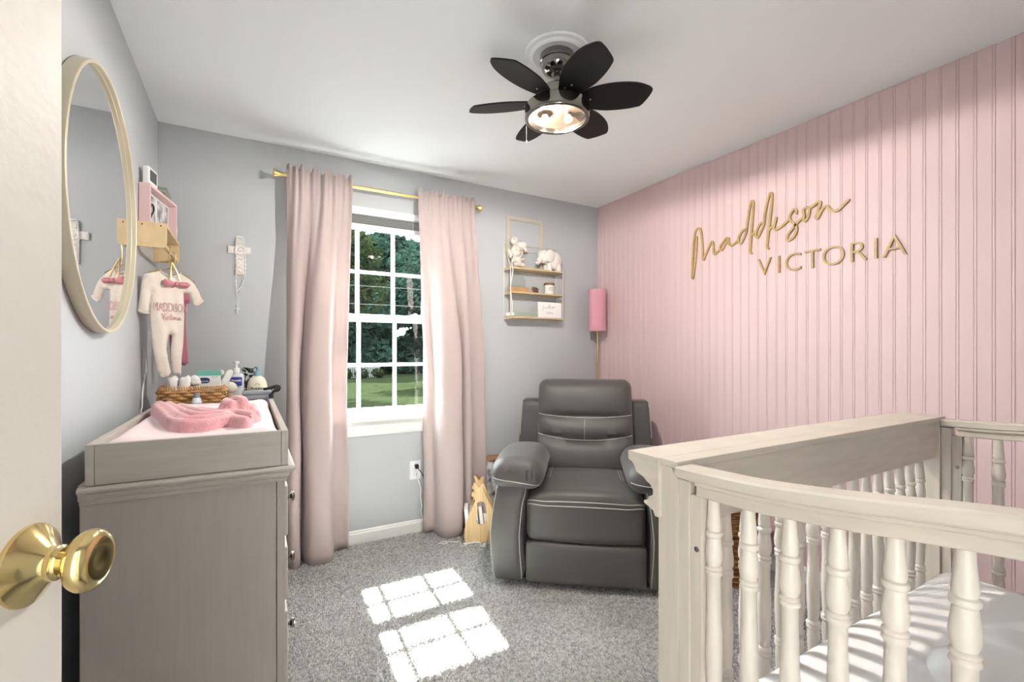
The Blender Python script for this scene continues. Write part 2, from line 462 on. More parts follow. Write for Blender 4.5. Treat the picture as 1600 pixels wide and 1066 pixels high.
# carpet pile: short leaning tufts over the open floor
import numpy as np
rg = np.random.default_rng(5)
nx, ny = 300, 345
gx, gy = np.meshgrid(np.linspace(0.10, 2.30, nx), np.linspace(0.55, 3.02, ny))
n_ = nx * ny
px_ = gx.ravel() + rg.normal(0, .003, n_); py_ = gy.ravel() + rg.normal(0, .003, n_)
h_ = rg.uniform(.006, .0115, n_) ; lx = rg.normal(0, .0045, n_) + .002 * np.sin(px_ * 9 + 3 * np.sin(py_ * 5)); ly = rg.normal(0, .0045, n_) + .002 * np.cos(py_ * 8)
ang = rg.uniform(0, 6.28, n_); wd = rg.uniform(.0028, .0046, n_)
V = np.empty((n_, 6, 3), dtype=np.float32)
for k in range(3):
    ca, sa = np.cos(ang + k * 2.094), np.sin(ang + k * 2.094)
    V[:, k, 0] = px_ + ca * wd; V[:, k, 1] = py_ + sa * wd; V[:, k, 2] = 0.0
    V[:, 3 + k, 0] = px_ + lx + ca * wd * .75; V[:, 3 + k, 1] = py_ + ly + sa * wd * .75; V[:, 3 + k, 2] = h_
base = (np.arange(n_) * 6)[:, None]
quads = np.concatenate([base + np.array(q) for q in ([0, 1, 4, 3], [1, 2, 5, 4], [2, 0, 3, 5])], 1).reshape(-1, 4)
tris = (base + np.array([3, 4, 5]))
me = bpy.data.meshes.new('carpet_pile')
me.vertices.add(n_ * 6); me.vertices.foreach_set('co', V.ravel())
loops = np.concatenate([quads.ravel(), tris.ravel()]).astype(np.int32)
me.loops.add(len(loops)); me.loops.foreach_set('vertex_index', loops)
nq, nt_ = len(quads), len(tris)
me.polygons.add(nq + nt_)
me.polygons.foreach_set('loop_start', np.concatenate([np.arange(nq) * 4, nq * 4 + np.arange(nt_) * 3]).astype(np.int32))
me.update(calc_edges=True); me.validate()
me.materials.append(M['pile'])
cp = bpy.data.objects.new('carpet_pile', me); C.objects.link(cp); cp['kind'] = 'stuff'
cp['label'] = 'gray cut-pile carpet covering the bedroom floor'

# ------------------------------------------------------------------ open door with brass knob
DR = math.radians(18)
t = Vector((math.sin(DR), math.cos(DR), 0)); nrm = Vector((math.cos(DR), -math.sin(DR), 0))
Rk = Vector((-0.1624, 0.5386, 0))                     # rose centre on the door face
edge = Rk + t * 0.040
door = bpy.data.objects.new('door_1', None); C.objects.link(door); door['kind'] = 'structure'
door.location = edge - t * 0.80
door.rotation_euler = (0, 0, -DR)                      # local +Y along the door, local +X out of its face
OFF[door.name] = Vector((0, 0, 0))
L = 0.80
obj('door_slab', MB().box(-.035, 0, 0, L, 0.012, 2.03, .002).box(-.001, .004, 0.11, L - .088 - .012, 1.16, 1.85, .003).box(-.001, .004, 0.11, L - .088 - .012, 0.22, 0.95, .003), 'doorp', door)
for z in (0.25, 1.0, 1.8):
    obj('door_hinge', MB().box(-.002, .003, 0, .03, z - .045, z + .045, .001).tube([(.004, -.004, z - .047), (.004, -.004, z + .047)], .006), 'brass', door)
yk, zk = L - 0.040, 1.0475
RX = Matrix.Rotation(PI / 2, 3, 'Y')
kn = obj('door_knob', MB().lathe([(r_, .0262 + (z_ - .0262) * .66 if z_ > .0262 else z_) for r_, z_ in [(0.0, .036), (.0115, .036), (.0125, .040), (.019, .0415), (.0235, .045), (.0255, .051), (.0258, .056), (.0245, .062), (.0215, .0665), (.0165, .0688), (.008, .0675), (.003, .0668), (0, .0668)]], 40, (0, yk, zk), RX)
    .lathe([(.0085, .010), (.0085, .034)], 24, (0, yk, zk), RX), 'brass', door)
obj('knob_rose', MB().lathe([(.0, 0), (.0325, 0), (.0335, .002), (.033, .004), (.0305, .0055), (.0150, .0165), (.0135, .0185), (.0145, .0195), (.0145, .0230), (.0125, .0245), (.0118, .0262), (.0, .0262)], 40, (0, yk, zk), RX), 'brass', door)
obj('latch_plate', MB().box(-.026, -.004, L - .001, L + .0012, zk - .028, zk + .028, .0005), 'brass', door)
# ------------------------------------------------------------------ blind, rod and curtains
t = thing('window_blind', 'white slatted blind pulled up under the top of the window', 'blind', (0.73, 3.06, 2.02))
bx0, bx1 = WX0 + .034, WX1 - .034
obj('head_rail', MB().box(bx0, bx1, 3.046, 3.080, 2.104, 2.1095, .001), 'white', t)
for k in range(6):
    z = 2.050 + k * 0.0092
    obj('slat', MB().box(bx0, bx1, 3.047, 3.078, z, z + .0045), 'slat', t)
obj('bottom_rail', MB().box(bx0, bx1, 3.046, 3.079, 2.014, 2.045, .003), 'blind', t)
for x in (0.5, 0.96):
    obj('lift_cord', MB().tube([(x, 3.0445, 2.03), (x, 3.0445, 2.10)], .0008, 5), 'white', t)

t = thing('curtain_rod', 'slim brushed gold curtain rod with flared end caps above the window', 'curtain rod', (0.77, 2.96, 2.243))
RY = Matrix.Rotation(PI / 2, 3, 'Y')
obj('pole', MB().tube([(0.15, 2.96, 2.243), (0.80, 2.96, 2.243)], .0105, 14).tube([(0.79, 2.96, 2.243), (1.39, 2.96, 2.243)], .0085, 14), 'gold', t)
fp = [(0, 0), (.012, 0), (.013, .004), (.012, .010), (.013, .028), (.022, .044), (.024, .050), (.022, .055), (0, .056)]
obj('finial', MB().lathe(fp, 24, (1.375, 2.96, 2.243), RY), 'gold', t)
obj('finial', MB().lathe(fp, 24, (0.172, 2.96, 2.243), Matrix.Rotation(-PI / 2, 3, 'Y')), 'gold', t)
for x in (0.215, 1.345):
    obj('bracket', MB().tube([(x, 2.96, 2.230), (x, 3.03, 2.230)], .005, 8).box(x - .012, x + .012, 3.031, 3.042, 2.195, 2.265, .002).tube([(x, 2.958, 2.227), (x, 2.945, 2.235)], .004), 'gold', t)

def curtain(bot, x0, x1, ztop, zbot, label, edge_mid, lab2):
    B = spline([(a, b_, 0) for a, b_ in bot], 5)
    n = len(B) - 1
    xb0, xb1 = B[0].x, B[-1].x
    # arc parameter for the gathered heading
    arc = [0]
    for i in range(n): arc.append(arc[-1] + (B[i + 1] - B[i]).length)
    nz = 46
    vs = []
    for j in range(nz + 1):
        v = j / nz; z = ztop + (zbot - ztop) * (v ** 1.15)
        w = min(1, v * 1.6) ; w = w * w * (3 - 2 * w)
        for i in range(n + 1):
            s = arc[i] / arc[-1]
            xt = x0 + (x1 - x0) * s
            yt = 2.936 + 0.008 * math.sin(s * 41) + (B[i].y - 2.92) * 0.16
            gather = 0.011 * math.sin(s * 74 + 1.3) * math.exp(-v / 0.10)
            xm = B[i].x + edge_mid(v) * (s if edge_mid(v) < 0 or True else 0)
            x = xt + (xm - xt) * w; y = yt + (B[i].y - yt) * w + gather
            # soft buckles
            y += 0.004 * math.sin(z * 9 + s * 15) * w; x += 0.003 * math.sin(z * 7 + s * 11) * w
            y = min(y, 3.024)
            zz = z
            if j == 0: zz += 0.012 * math.sin(s * 33) + 0.010 * math.sin(s * 67)
            if j == nz: zz += 0.006 * math.sin(s * 19)
            if abs(z - 2.243) < 0.03: y -= 0.004
            vs.append((x, y, zz))
    mb = MB()
    mb.add(vs, [(j * (n + 1) + i, j * (n + 1) + i + 1, (j + 1) * (n + 1) + i + 1, (j + 1) * (n + 1) + i) for j in range(nz) for i in range(n)], True)
    o = solo('curtain', mb, 'curtain', label, 'curtain', 'curtains on the gold rod', 80)
    md = o.modifiers.new('thick', 'SOLIDIFY'); md.thickness = 0.0022; md.offset = 0
    return o
curtain([(.19, 2.99), (.182, 2.93), (.188, 2.87), (.218, 2.845), (.248, 2.87), (.260, 2.95), (.270, 2.965), (.279, 2.90), (.300, 2.85), (.355, 2.832), (.408, 2.845), (.428, 2.89), (.437, 2.955), (.455, 2.985), (.50, 2.985), (.53, 2.972), (.537, 2.985)],
        .186, .548, 2.292, 0.006, 'blush pink curtain on the left half of the gold rod, behind the dresser', lambda v: -0.014 * math.sin(min(1, v) * PI), 0)
curtain([(1.015, 2.99), (1.035, 2.965), (1.075, 2.955), (1.084, 2.88), (1.115, 2.835), (1.175, 2.82), (1.232, 2.83), (1.255, 2.88), (1.265, 2.945), (1.276, 2.945), (1.29, 2.89), (1.318, 2.875), (1.345, 2.90), (1.36, 2.96), (1.40, 2.985), (1.45, 2.98), (1.482, 2.972), (1.488, 2.985)],
        .968, 1.372, 2.288, 0.010, 'blush pink curtain on the right half of the gold rod, beside the recliner', lambda v: -0.02 * math.sin(min(1, v) * PI), 0)

# ------------------------------------------------------------------ ceiling fan
FX, FY = 1.085, 1.54
t = thing('ceiling_fan', 'small black six-blade ceiling fan with gunmetal housing and lit glass lamp', 'ceiling fan', (FX, FY, 2.14))
obj('ceiling_medallion', MB().lathe([(0, 2.4395), (.128, 2.4395), (.130, 2.436), (.127, 2.430), (.112, 2.428), (.108, 2.423), (.098, 2.420), (.09, 2.424), (0, 2.424)], 48, (FX, FY, 0)), 'ceil', t)
obj('canopy', MB().lathe([(0, 2.4235), (.070, 2.4235), (.070, 2.398), (.066, 2.396), (.066, 2.390), (.063, 2.375), (.055, 2.362), (.040, 2.353), (.022, 2.350), (.017, 2.352), (0, 2.352)], 40, (FX, FY, 0)), 'gun', t)
obj('downrod', MB().lathe([(0, 2.375), (.0125, 2.375), (.0125, 2.30), (0, 2.30)], 20, (FX, FY, 0)), 'gun', t)
obj('motor_housing', MB().lathe([(0, 2.318), (.018, 2.318), (.021, 2.30), (.034, 2.288), (.075, 2.283), (.080, 2.278), (.080, 2.246), (.072, 2.238), (.060, 2.232), (.060, 2.21), (0, 2.21)], 40, (FX, FY, 0)), 'gun', t)
ol = [(.075, -.026), (.10, -.040), (.145, -.058), (.20, -.068), (.26, -.068), (.315, -.058), (.355, -.038), (.368, -.026), (.372, -.016), (.362, .012), (.345, .042), (.334, .056), (.322, .062), (.27, .069), (.20, .068), (.145, .056), (.10, .040), (.075, .026)]
ol = [tuple(p)[:2] for p in spline([(a, b_, 0) for a, b_ in ol], 3, True)]
pitch = math.radians(-14)
def bladefn(a, b_, d): return (a, b_ * math.cos(pitch) - d * math.sin(pitch), b_ * math.sin(pitch) + d * math.cos(pitch))
OFF0 = OFF[t.name]; OFF[t.name] = Vector((0, 0, 0))
bl = None
for k in range(6):
    ang = math.radians(20 + 60 * k)
    if bl is None:
        bl = obj('blade', MB().prism(ol, -.003, .003, bladefn), 'blade', t)
        ir = obj('blade_bracket', MB().prism([(.045, -.012), (.075, -.014), (.09, -.022), (.135, -.022), (.145, -.01), (.145, .01), (.135, .022), (.09, .022), (.075, .014), (.045, .012)], .0032, .0062, bladefn), 'blackm', bl)
        scs = []
        for q in ((.10, -.013), (.10, .013), (.132, 0)):
            if not scs: scs.append(obj('screw', MB().ell((0, 0, 0), (.0045, .0045, .0025), 10, 6), 'nickel', bl, None, bladefn(q[0], q[1], -.003)))
            else: scs.append(inst(scs[0], bl, bladefn(q[0], q[1], -.003)))
        bl.location = (0, 0, 0.098); bl.rotation_euler = (0, 0, ang)
    else:
        o = inst(bl, t, (0, 0, 0.098), (0, 0, ang)); inst(ir, o)
        for q in scs: inst(q, o)
OFF[t.name] = OFF0
obj('lamp_ring', MB().lathe([(.075, 2.222), (.120, 2.222), (.128, 2.218), (.131, 2.210), (.131, 2.172), (.1285, 2.166), (.122, 2.164), (.116, 2.166), (.114, 2.172), (.114, 2.206), (.075, 2.210), (.075, 2.222)], 56, (FX, FY, 0), None, False), 'gun', t)
obj('reflector', MB().lathe([(0, 2.2055), (.06, 2.205), (.098, 2.199), (.113, 2.186)], 40, (FX, FY, 0), None, False), 'refl', t)
obj('lamp_glass', MB().lathe([(0, 2.144), (.03, 2.145), (.06, 2.1485), (.09, 2.157), (.115, 2.169)], 40, (FX, FY, 0), None, False), 'lens', t)
for ang in (120, 0, 240):
    ax, ay = FX + .055 * math.cos(math.radians(ang)), FY + .055 * math.sin(math.radians(ang))
    lit = ang == 120
    so = obj('bulb_socket', MB().lathe([(0, 2.205), (.014, 2.205), (.014, 2.196), (0, 2.196)], 16, (ax, ay, 0)), 'nickel', t)
    obj('bulb', MB().lathe([(0, 2.1965), (.008, 2.1965), (.010, 2.192), (.017, 2.186), (.0185, 2.179), (.012, 2.1785 if lit else 2.172), (.006, 2.1782 if lit else 2.169), (0, 2.178 if lit else 2.1685)], 16, (ax, ay, 0)), 'bulb', t)
obj('pull_chain', MB().tube([(FX - .085, FY + .1, 2.175), (FX - .085, FY + .1, 2.10)], .001, 5).ell((FX - .085, FY + .1, 2.098), (.003, .003, .006), 8, 6), 'nickel', t)

# ------------------------------------------------------------------ name sign on the pink wall
XF = XR - 0.0064
SIGN = [[(0.083, 0.327), (0.081, 0.255), (0.071, 0.162), (0.058, 0.082), (0.052, 0.059), (0.047, 0.083), (0.052, 0.197), (0.062, 0.316), (0.077, 0.369), (0.096, 0.381), (0.115, 0.358), (0.126, 0.277), (0.131, 0.189), (0.135, 0.167), (0.151, 0.198), (0.176, 0.243), (0.194, 0.27), (0.204, 0.266), (0.209, 0.236), (0.211, 0.199), (0.218, 0.189), (0.239, 0.2), (0.256, 0.215)],
 [(0.315, 0.269), (0.299, 0.272), (0.276, 0.253), (0.256, 0.23), (0.256, 0.212), (0.269, 0.206), (0.286, 0.227), (0.306, 0.258), (0.314, 0.262), (0.317, 0.238), (0.332, 0.221), (0.354, 0.228), (0.384, 0.246)],
 [(0.432, 0.289), (0.417, 0.298), (0.395, 0.28), (0.381, 0.254), (0.382, 0.231), (0.398, 0.222), (0.412, 0.242), (0.429, 0.278), (0.436, 0.327), (0.45, 0.409), (0.462, 0.45), (0.471, 0.453), (0.475, 0.435), (0.472, 0.375), (0.465, 0.292), (0.458, 0.21), (0.454, 0.16), (0.462, 0.15)],
 [(0.46, 0.253), (0.492, 0.272)],
 [(0.537, 0.306), (0.523, 0.312), (0.506, 0.294), (0.491, 0.264), (0.491, 0.242), (0.503, 0.235), (0.517, 0.258), (0.537, 0.298), (0.544, 0.356), (0.56, 0.428), (0.574, 0.465), (0.582, 0.465), (0.586, 0.448), (0.582, 0.39), (0.571, 0.295), (0.561, 0.21), (0.557, 0.165), (0.564, 0.158)],
 [(0.567, 0.262), (0.597, 0.283)],
 [(0.61, 0.32), (0.601, 0.288), (0.596, 0.268), (0.606, 0.255), (0.633, 0.262), (0.66, 0.279), (0.684, 0.296)],
 [(0.718, 0.317), (0.719, 0.331), (0.709, 0.343), (0.695, 0.33), (0.683, 0.308), (0.69, 0.282), (0.707, 0.263), (0.719, 0.246), (0.718, 0.218), (0.70, 0.19), (0.679, 0.18), (0.667, 0.188), (0.674, 0.21), (0.693, 0.234), (0.714, 0.254), (0.731, 0.271), (0.757, 0.289)],
 [(0.775, 0.334), (0.762, 0.332), (0.753, 0.324), (0.758, 0.296), (0.757, 0.276), (0.763, 0.265), (0.775, 0.275), (0.783, 0.297), (0.785, 0.32), (0.775, 0.332)],
 [(0.783, 0.326), (0.808, 0.335), (0.827, 0.347), (0.838, 0.344), (0.836, 0.327), (0.827, 0.299), (0.817, 0.271), (0.825, 0.265), (0.836, 0.286), (0.852, 0.309), (0.868, 0.315), (0.88, 0.298), (0.898, 0.282), (0.916, 0.28), (0.937, 0.293), (0.966, 0.319)]]
def ribbon(mb, strokes, fn, w, d):
    # cut-out script: each stroke a flat bar of width w and depth d; fn(a, b, depth) -> xyz
    for si, st in enumerate(strokes):
        P = spline([(a, b_, 0) for a, b_ in st], 4); n = len(P); L_ = []; R_ = []
        for i, p in enumerate(P):
            tt = (P[min(i + 1, n - 1)] - P[max(i - 1, 0)]).normalized(); nn = Vector((-tt.y, tt.x, 0)) * (w / 2)
            L_.append(p + nn); R_.append(p - nn)
        e0 = d + si * 0.00012
        vs = [fn(p.x, p.y, z) for z in (0, e0) for q in zip(L_, R_) for p in q]
        m = 2 * n; fs = []
        for i in range(n - 1):
            a = 2 * i
            fs += [(a, a + 1, a + 3, a + 2), (m + a, m + a + 2, m + a + 3, m + a + 1), (a, a + 2, m + a + 2, m + a), (a + 1, m + a + 1, m + a + 3, a + 3)]
        fs += [(0, m, m + 1, 1), (2 * n - 2, 2 * n - 1, m + 2 * n - 1, m + 2 * n - 2)]
        mb.add(vs, fs)
        for p in (P[0], P[-1]):
            c_ = [(p.x + w / 2 * math.cos(q * PI / 5), p.y + w / 2 * math.sin(q * PI / 5)) for q in range(10)]
            mb.prism(c_, 0, e0 - 0.00005, fn)
    return mb
solo('script_sign', ribbon(MB(), SIGN, lambda a, b_, d: (XF - d, 2.12 - a, 1.65 + b_), 0.0125, 0.010), 'gwood', 'large gold cut-out cursive name mounted high on the pink wall', 'sign')
places = ['first', 'second', 'third', 'fourth', 'fifth', 'sixth', 'seventh', 'last']
for k, (ch, y) in enumerate(zip('VICTORIA', (1.578, 1.495, 1.419, 1.32, 1.222, 1.114, 1.04, 0.968))):
    mb = text(ch, 0.142, lambda a, b_, d, y=y: (XF - d - 0.005, y - a, 1.709 + b_), 0.005, None, -0.0016, 1.0)
    zs = [v[2] for v in mb.v]; zc = (max(zs) + min(zs)) / 2
    mb.v = [(v[0], v[1], v[2] - zc + 1.709) for v in mb.v]
    nm = {'I': 'narrow upright letter I'}.get(ch, 'letter ' + ch)
    solo('wall_letter', mb, 'gwood', 'gold capital %s, %s of the eight letters under the cursive sign' % (nm, places[k]), 'letter', 'gold capital letters on the pink wall', 30)

# ------------------------------------------------------------------ round mirror on the left wall
MC = (1.90, 1.69); MR = 0.405
t = thing('wall_mirror', 'large round mirror with deep champagne metal frame on the left wall', 'mirror', (XL, MC[0], MC[1] - MR))
XM = Matrix.Rotation(PI / 2, 3, 'Y')
obj('frame', MB().lathe([(MR - .012, .008), (MR - .001, .002), (MR, .004), (MR, .034), (MR - .002, .036), (MR - .008, .036), (MR - .010, .034), (MR - .010, .022), (MR - .012, .020), (MR - .012, .008)], 96, (XL, MC[0], MC[1]), XM, False), 'mirrorf', t)
obj('mirror_glass', MB().lathe([(0, .009), (MR - .011, .009), (MR - .011, .021), (0, .021)], 96, (XL, MC[0], MC[1]), XM), 'mirror', t)

# ------------------------------------------------------------------ peg shelf with its things, left wall
t = thing('peg_shelf', 'short pine wall shelf with hanging rail beyond the round mirror', 'shelf', (-0.37, 2.70, 1.677))
def endp(y0): return MB().prism([(XL, 1.677), (-.330, 1.677), (-.318, 1.683), (-.315, 1.70), (-.315, 1.785), (XL, 1.785)], y0, y0 + .014, lambda a, b_, d: (a, d, b_))
e1 = obj('end_panel', endp(2.50), 'pine', t)
for xq in (-.40, -.335): obj('screw', MB().ell((xq, 2.4995, 1.772), (.003, .001, .003), 8, 6), 'hole', e1)
obj('end_panel', endp(2.905), 'pine', t)
obj('top_board', MB().box(XL, -.315, 2.514, 2.905, 1.771, 1.785), 'pine', t)
obj('hanging_rail', MB().tube([(-.328, 2.512, 1.693), (-.328, 2.907, 1.693)], .0085, 14), 'pine', t)
# pink shadow-box frame, turned a little into the room
fr = thing('photo_frame', 'pale pink shadow-box frame with two photographs on the pine peg shelf', 'picture frame', (-0.378, 2.535, 1.7855), None, math.atan2(-(-.06), .325) * -1, False)
b = MB(); D0 = .040
b.box(-D0, 0, 0, .012, 0, .177).box(-D0, 0, .318, .330, 0, .177).box(-D0, 0, .012, .318, 0, .012).box(-D0, 0, .012, .318, .165, .177).box(-D0, -D0 + .004, .012, .318, .012, .165)
obj('frame_box', b, 'pinkp', fr)
obj('mount_card', MB().box(-D0 + .004, -D0 + .007, .012, .318, .012, .165), 'white', fr)
obj('photograph', MB().box(-D0 + .007, -D0 + .010, .030, .150, .030, .150), 'photo', fr)
obj('photograph', MB().box(-D0 + .007, -D0 + .010, .180, .300, .030, .150), 'photo', fr)
hb = MB(); hp = []
for k in range(24):
    a = 2 * PI * k / 24
    hp.append((.085 + .0022 * 16 * math.sin(a) ** 3, .085 + .0022 * (13 * math.cos(a) - 5 * math.cos(2 * a) - 2 * math.cos(3 * a) - math.cos(4 * a))))
hb.tube([(-D0 + .014, p[0], p[1]) for p in hp], .0035, 6, True)
obj('heart_trim', hb, 'ink', fr)
mo = thing('temperature_display', 'small white display box standing on the pink photo frame', 'clock', (-.385, 2.60, 1.963), None, -0.18, False)
obj('case', MB().box(-.014, .010, -.05, .05, 0, .080, .004), 'white', mo)
obj('screen', MB().box(.009, .0112, -.036, .036, .018, .068, .0008), 'screen', mo)
b = MB()
for k in range(4):
    b.rbox((-.372 + .012 * k * .3, 2.765 + .004 * k, 1.9705 + .0085 * k), (.030 - .002 * k, .088 - .006 * k, .0052), .005, 6, lambda p, k=k: p + Vector((0, 0, .003 * math.sin(p.y * 60 + k * 2) )))
solo('folded_cloth', b, 'sage', 'small pile of folded gray cloths on top of the pink photo frame', 'cloth')
solo('white_vase', MB().lathe([(0, 1.7855), (.022, 1.7855), (.026, 1.80), (.027, 1.84), (.022, 1.89), (.014, 1.925), (.013, 1.95), (.010, 1.953), (0, 1.953)], 24, (-.345, 2.880, 0)), 'ceram', 'slender white vase at the far end of the peg shelf', 'vase')

# hanger with the cream romper
PO = Vector((-.41, 2.52, 0)); TD = Vector((.787, .616, 0)); ND = Vector((.616, -.787, 0))
def rp(a, b_, h): p = PO + TD * a + ND * h; return (p.x, p.y, b_)
t = thing('coat_hanger', 'gold wire hanger holding the cream romper on the peg shelf rail', 'hanger', (-.312, 2.597, 1.60))
b = MB()
hk = [(.098, 1.700), (.100, 1.708), (.108, 1.7125), (.118, 1.709), (.123, 1.700), (.122, 1.680), (.118, 1.655), (.120, 1.62), (.121, 1.602)]
b.tube(spline([rp(a, z_, 0.0) for a, z_ in hk], 4), .0022, 8)
obj('hook', b, 'gold', t)
obj('arms', MB().tube([rp(.035, 1.572, .004), rp(.121, 1.604, .004), rp(.205, 1.572, .004)], .0026, 8).tube([rp(.04, 1.566, .004), rp(.20, 1.566, .004)], .0022, 8), 'gold', t)
obj('clip', MB().tube([rp(.121, 1.63, .01), rp(.112, 1.585, .022), rp(.110, 1.545, .026)], .003, 6).tube([rp(.124, 1.63, .01), rp(.140, 1.585, .022), rp(.152, 1.548, .026)], .003, 6), 'gold', t)
ROM = [(0.075, 1.588), (0.045, 1.577), (0.016, 1.563), (0.006, 1.528), (-0.001, 1.466), (-0.006, 1.416), (-0.009, 1.397), (0.003, 1.388), (0.033, 1.389), (0.041, 1.449), (0.043, 1.486), (0.038, 1.392), (0.046, 1.28), (0.056, 1.21), (0.061, 1.182), (0.069, 1.139), (0.085, 1.112), (0.112, 1.110), (0.126, 1.131), (0.112, 1.195), (0.106, 1.239), (0.112, 1.282), (0.12, 1.303), (0.131, 1.297), (0.125, 1.239), (0.125, 1.195), (0.134, 1.124), (0.17, 1.115), (0.173, 1.194), (0.179, 1.254), (0.182, 1.314), (0.185, 1.403), (0.181, 1.498), (0.208, 1.496), (0.226, 1.452), (0.235, 1.441), (0.271, 1.469), (0.252, 1.515), (0.228, 1.553), (0.196, 1.576), (0.168, 1.59), (0.150, 1.578), (0.122, 1.567), (0.095, 1.574)]
def dens(P, n=3): return [(P[i][0] + (P[(i + 1) % len(P)][0] - P[i][0]) * k / n, P[i][1] + (P[(i + 1) % len(P)][1] - P[i][1]) * k / n) for i in range(len(P)) for k in range(n)]
def wr_(a, z_):
    w = 0.0022 * math.sin(a * 130 + z_ * 22) * (1 if z_ < 1.45 else .6)
    w += 0.004 * math.exp(-((z_ - 1.205) / .012) ** 2)
    return w
rm = puff(dens(ROM), 0.014, 0.0095, rp, 0.7, 0.5, 0.022, wr_)
t = thing('baby_romper', 'cream footed baby romper with pink lettering hanging from the peg shelf', 'romper', (-.34, 2.57, 1.11))
obj('body', rm, 'romper', t, 70)
def hfront(a, z_): return 0.0235
obj('lettering', text('MADDISON', .056, lambda a, b_, d: rp(.1155 + a, 1.423 + b_, 0.0175), 0.0, None, 0, .50), 'rosep', t)
def scr(word_strokes, s, ox, oz, fn, w, d=0.0003):
    return ribbon(MB(), [[(ox + a * s, oz + b_ * s) for a, b_ in st] for st in word_strokes], fn, w, d)
VIC = [[(0, .9), (.12, 1.0), (.22, .5), (.28, .05), (.42, .6), (.62, 1.05)], [(.62, .5), (.60, .1), (.72, .08), (.85, .35)], [(1.15, .45), (1.0, .5), (.9, .25), (1.0, .03), (1.2, .2), (1.35, .45)], [(1.55, 1.05), (1.42, .3), (1.48, .03), (1.62, .2)], [(1.32, .62), (1.8, .70)], [(1.85, .48), (1.70, .4), (1.68, .1), (1.85, .05), (1.95, .3), (1.88, .48), (2.1, .42)], [(2.15, .5), (2.18, .1), (2.22, .4), (2.38, .48)], [(2.5, .5), (2.48, .1), (2.6, .08), (2.72, .3)], [(3.0, .48), (2.82, .45), (2.75, .15), (2.88, .05), (3.02, .4), (3.04, .1), (3.25, .15)]]
obj('script_lettering', scr(VIC, .0265, .075, 1.368, lambda a, b_, d: rp(a, b_, 0.0175 + d), .0028), 'rosep', t)
for a0, a1, z_ in ((-.0095, .032, 1.392), ):
    obj('cuff', MB().tube([rp(a0, 1.402, 0.004), rp((a0 + a1) / 2, 1.393, .010), rp(a1, 1.394, 0.004)], .0045, 8), 'romper', t)
obj('cuff', MB().tube([rp(.238, 1.446, .003), rp(.255, 1.458, .008), rp(.270, 1.472, .003)], .0045, 8), 'romper', t)
obj('neckband', MB().tube(spline([rp(.075, 1.588, .004), rp(.095, 1.574, .008), rp(.122, 1.566, .012), rp(.150, 1.577, .008), rp(.168, 1.59, .004)], 5), .0035, 8), 'romper', t)
# bow clipped at the neck
t = thing('hair_bow', 'rose ribbon bow clipped at the neck of the cream romper', 'bow', rp(.128, 1.513, .02))
lo = [(0, .004), (-.02, .016), (-.045, .018), (-.05, 0), (-.045, -.018), (-.02, -.014), (0, -.004)]
b = puff(dens([(.127 + a, 1.532 + z_) for a, z_ in lo], 3), .012, .006, lambda a, z_, h: rp(a, z_, .028 + h), .5, .6)
obj('loop', b, 'bow', t)
lo2 = [(0, .004), (.02, .012), (.05, .014), (.066, .004), (.05, -.012), (.02, -.012), (0, -.004)]
obj('loop', puff(dens([(.131 + a, 1.532 + z_) for a, z_ in lo2], 3), .012, .006, lambda a, z_, h: rp(a, z_, .028 + h), .5, .6), 'bow', t)
obj('knot', MB().ell(rp(.129, 1.532, .033), (.009, .009, .010), 12, 8), 'bow', t)
# second hanger with a mauve garment behind
t = thing('coat_hanger', 'second gold hanger at the far end of the peg shelf rail', 'hanger', (-.325, 2.78, 1.60))
obj('hook', MB().tube(spline([(-.341, 2.78, 1.697), (-.338, 2.78, 1.708), (-.328, 2.78, 1.7115), (-.318, 2.78, 1.706), (-.314, 2.78, 1.69), (-.318, 2.78, 1.66), (-.325, 2.78, 1.62), (-.325, 2.78, 1.60)], 4), .0022, 8), 'gold', t)
obj('arms', MB().tube([(-.405, 2.79, 1.572), (-.325, 2.78, 1.602), (-.235, 2.77, 1.568)], .0026, 8), 'gold', t)
GA = [(-.372, 1.580), (-.355, 1.59), (-.325, 1.58), (-.30, 1.59), (-.268, 1.565), (-.255, 1.47), (-.272, 1.46), (-.275, 1.38), (-.264, 1.17), (-.28, 1.155), (-.30, 1.165), (-.32, 1.155), (-.335, 1.17), (-.340, 1.30), (-.345, 1.45)]
solo('baby_dress', puff(dens(GA, 3), .012, .012, lambda a, z_, h: (a, 2.785 - h, z_), .6, .5, .02, lambda a, z_: .004 * math.sin(a * 120)), 'mauve', 'mauve knit baby garment hanging behind the cream romper', 'garment', None, 70)
solo('white_cable', MB().tube(spline([(-.414, 2.63, 1.24), (-.411, 2.66, 1.15), (-.413, 2.60, 1.06), (-.411, 2.57, .98), (-.412, 2.55, .93), (-.412, 2.54, .55)], 6), .0025, 6), 'white', 'thin white cable running down the left wall behind the dresser', 'cable')

# ------------------------------------------------------------------ cross and rosary, back wall
t = thing('wall_cross', 'white carved cross hung on the gray wall left of the curtains', 'cross', (-.05, YB, 1.66))
cr = [(-.062, 1.66), (-.030, 1.66), (-.030, 1.785), (.004, 1.785), (.004, 1.817), (-.025, 1.817), (-.028, 1.855), (-.036, 1.864), (-.056, 1.864), (-.064, 1.855), (-.067, 1.815), (-.105, 1.815), (-.105, 1.783), (-.064, 1.783)]
cr = [(-.066, 1.66), (-.028, 1.66), (-.028, 1.780), (.006, 1.780), (.006, 1.818), (-.026, 1.818), (-.028, 1.855), (-.036, 1.866), (-.058, 1.866), (-.066, 1.855), (-.068, 1.818), (-.104, 1.818), (-.104, 1.780), (-.066, 1.780)]
obj('cross_body', MB().prism(cr, YB - .0005, YB - .012, lambda a, b_, d: (a, d, b_)), 'ceram', t)
b = MB(); RXm = Matrix.Rotation(PI / 2, 3, 'X')
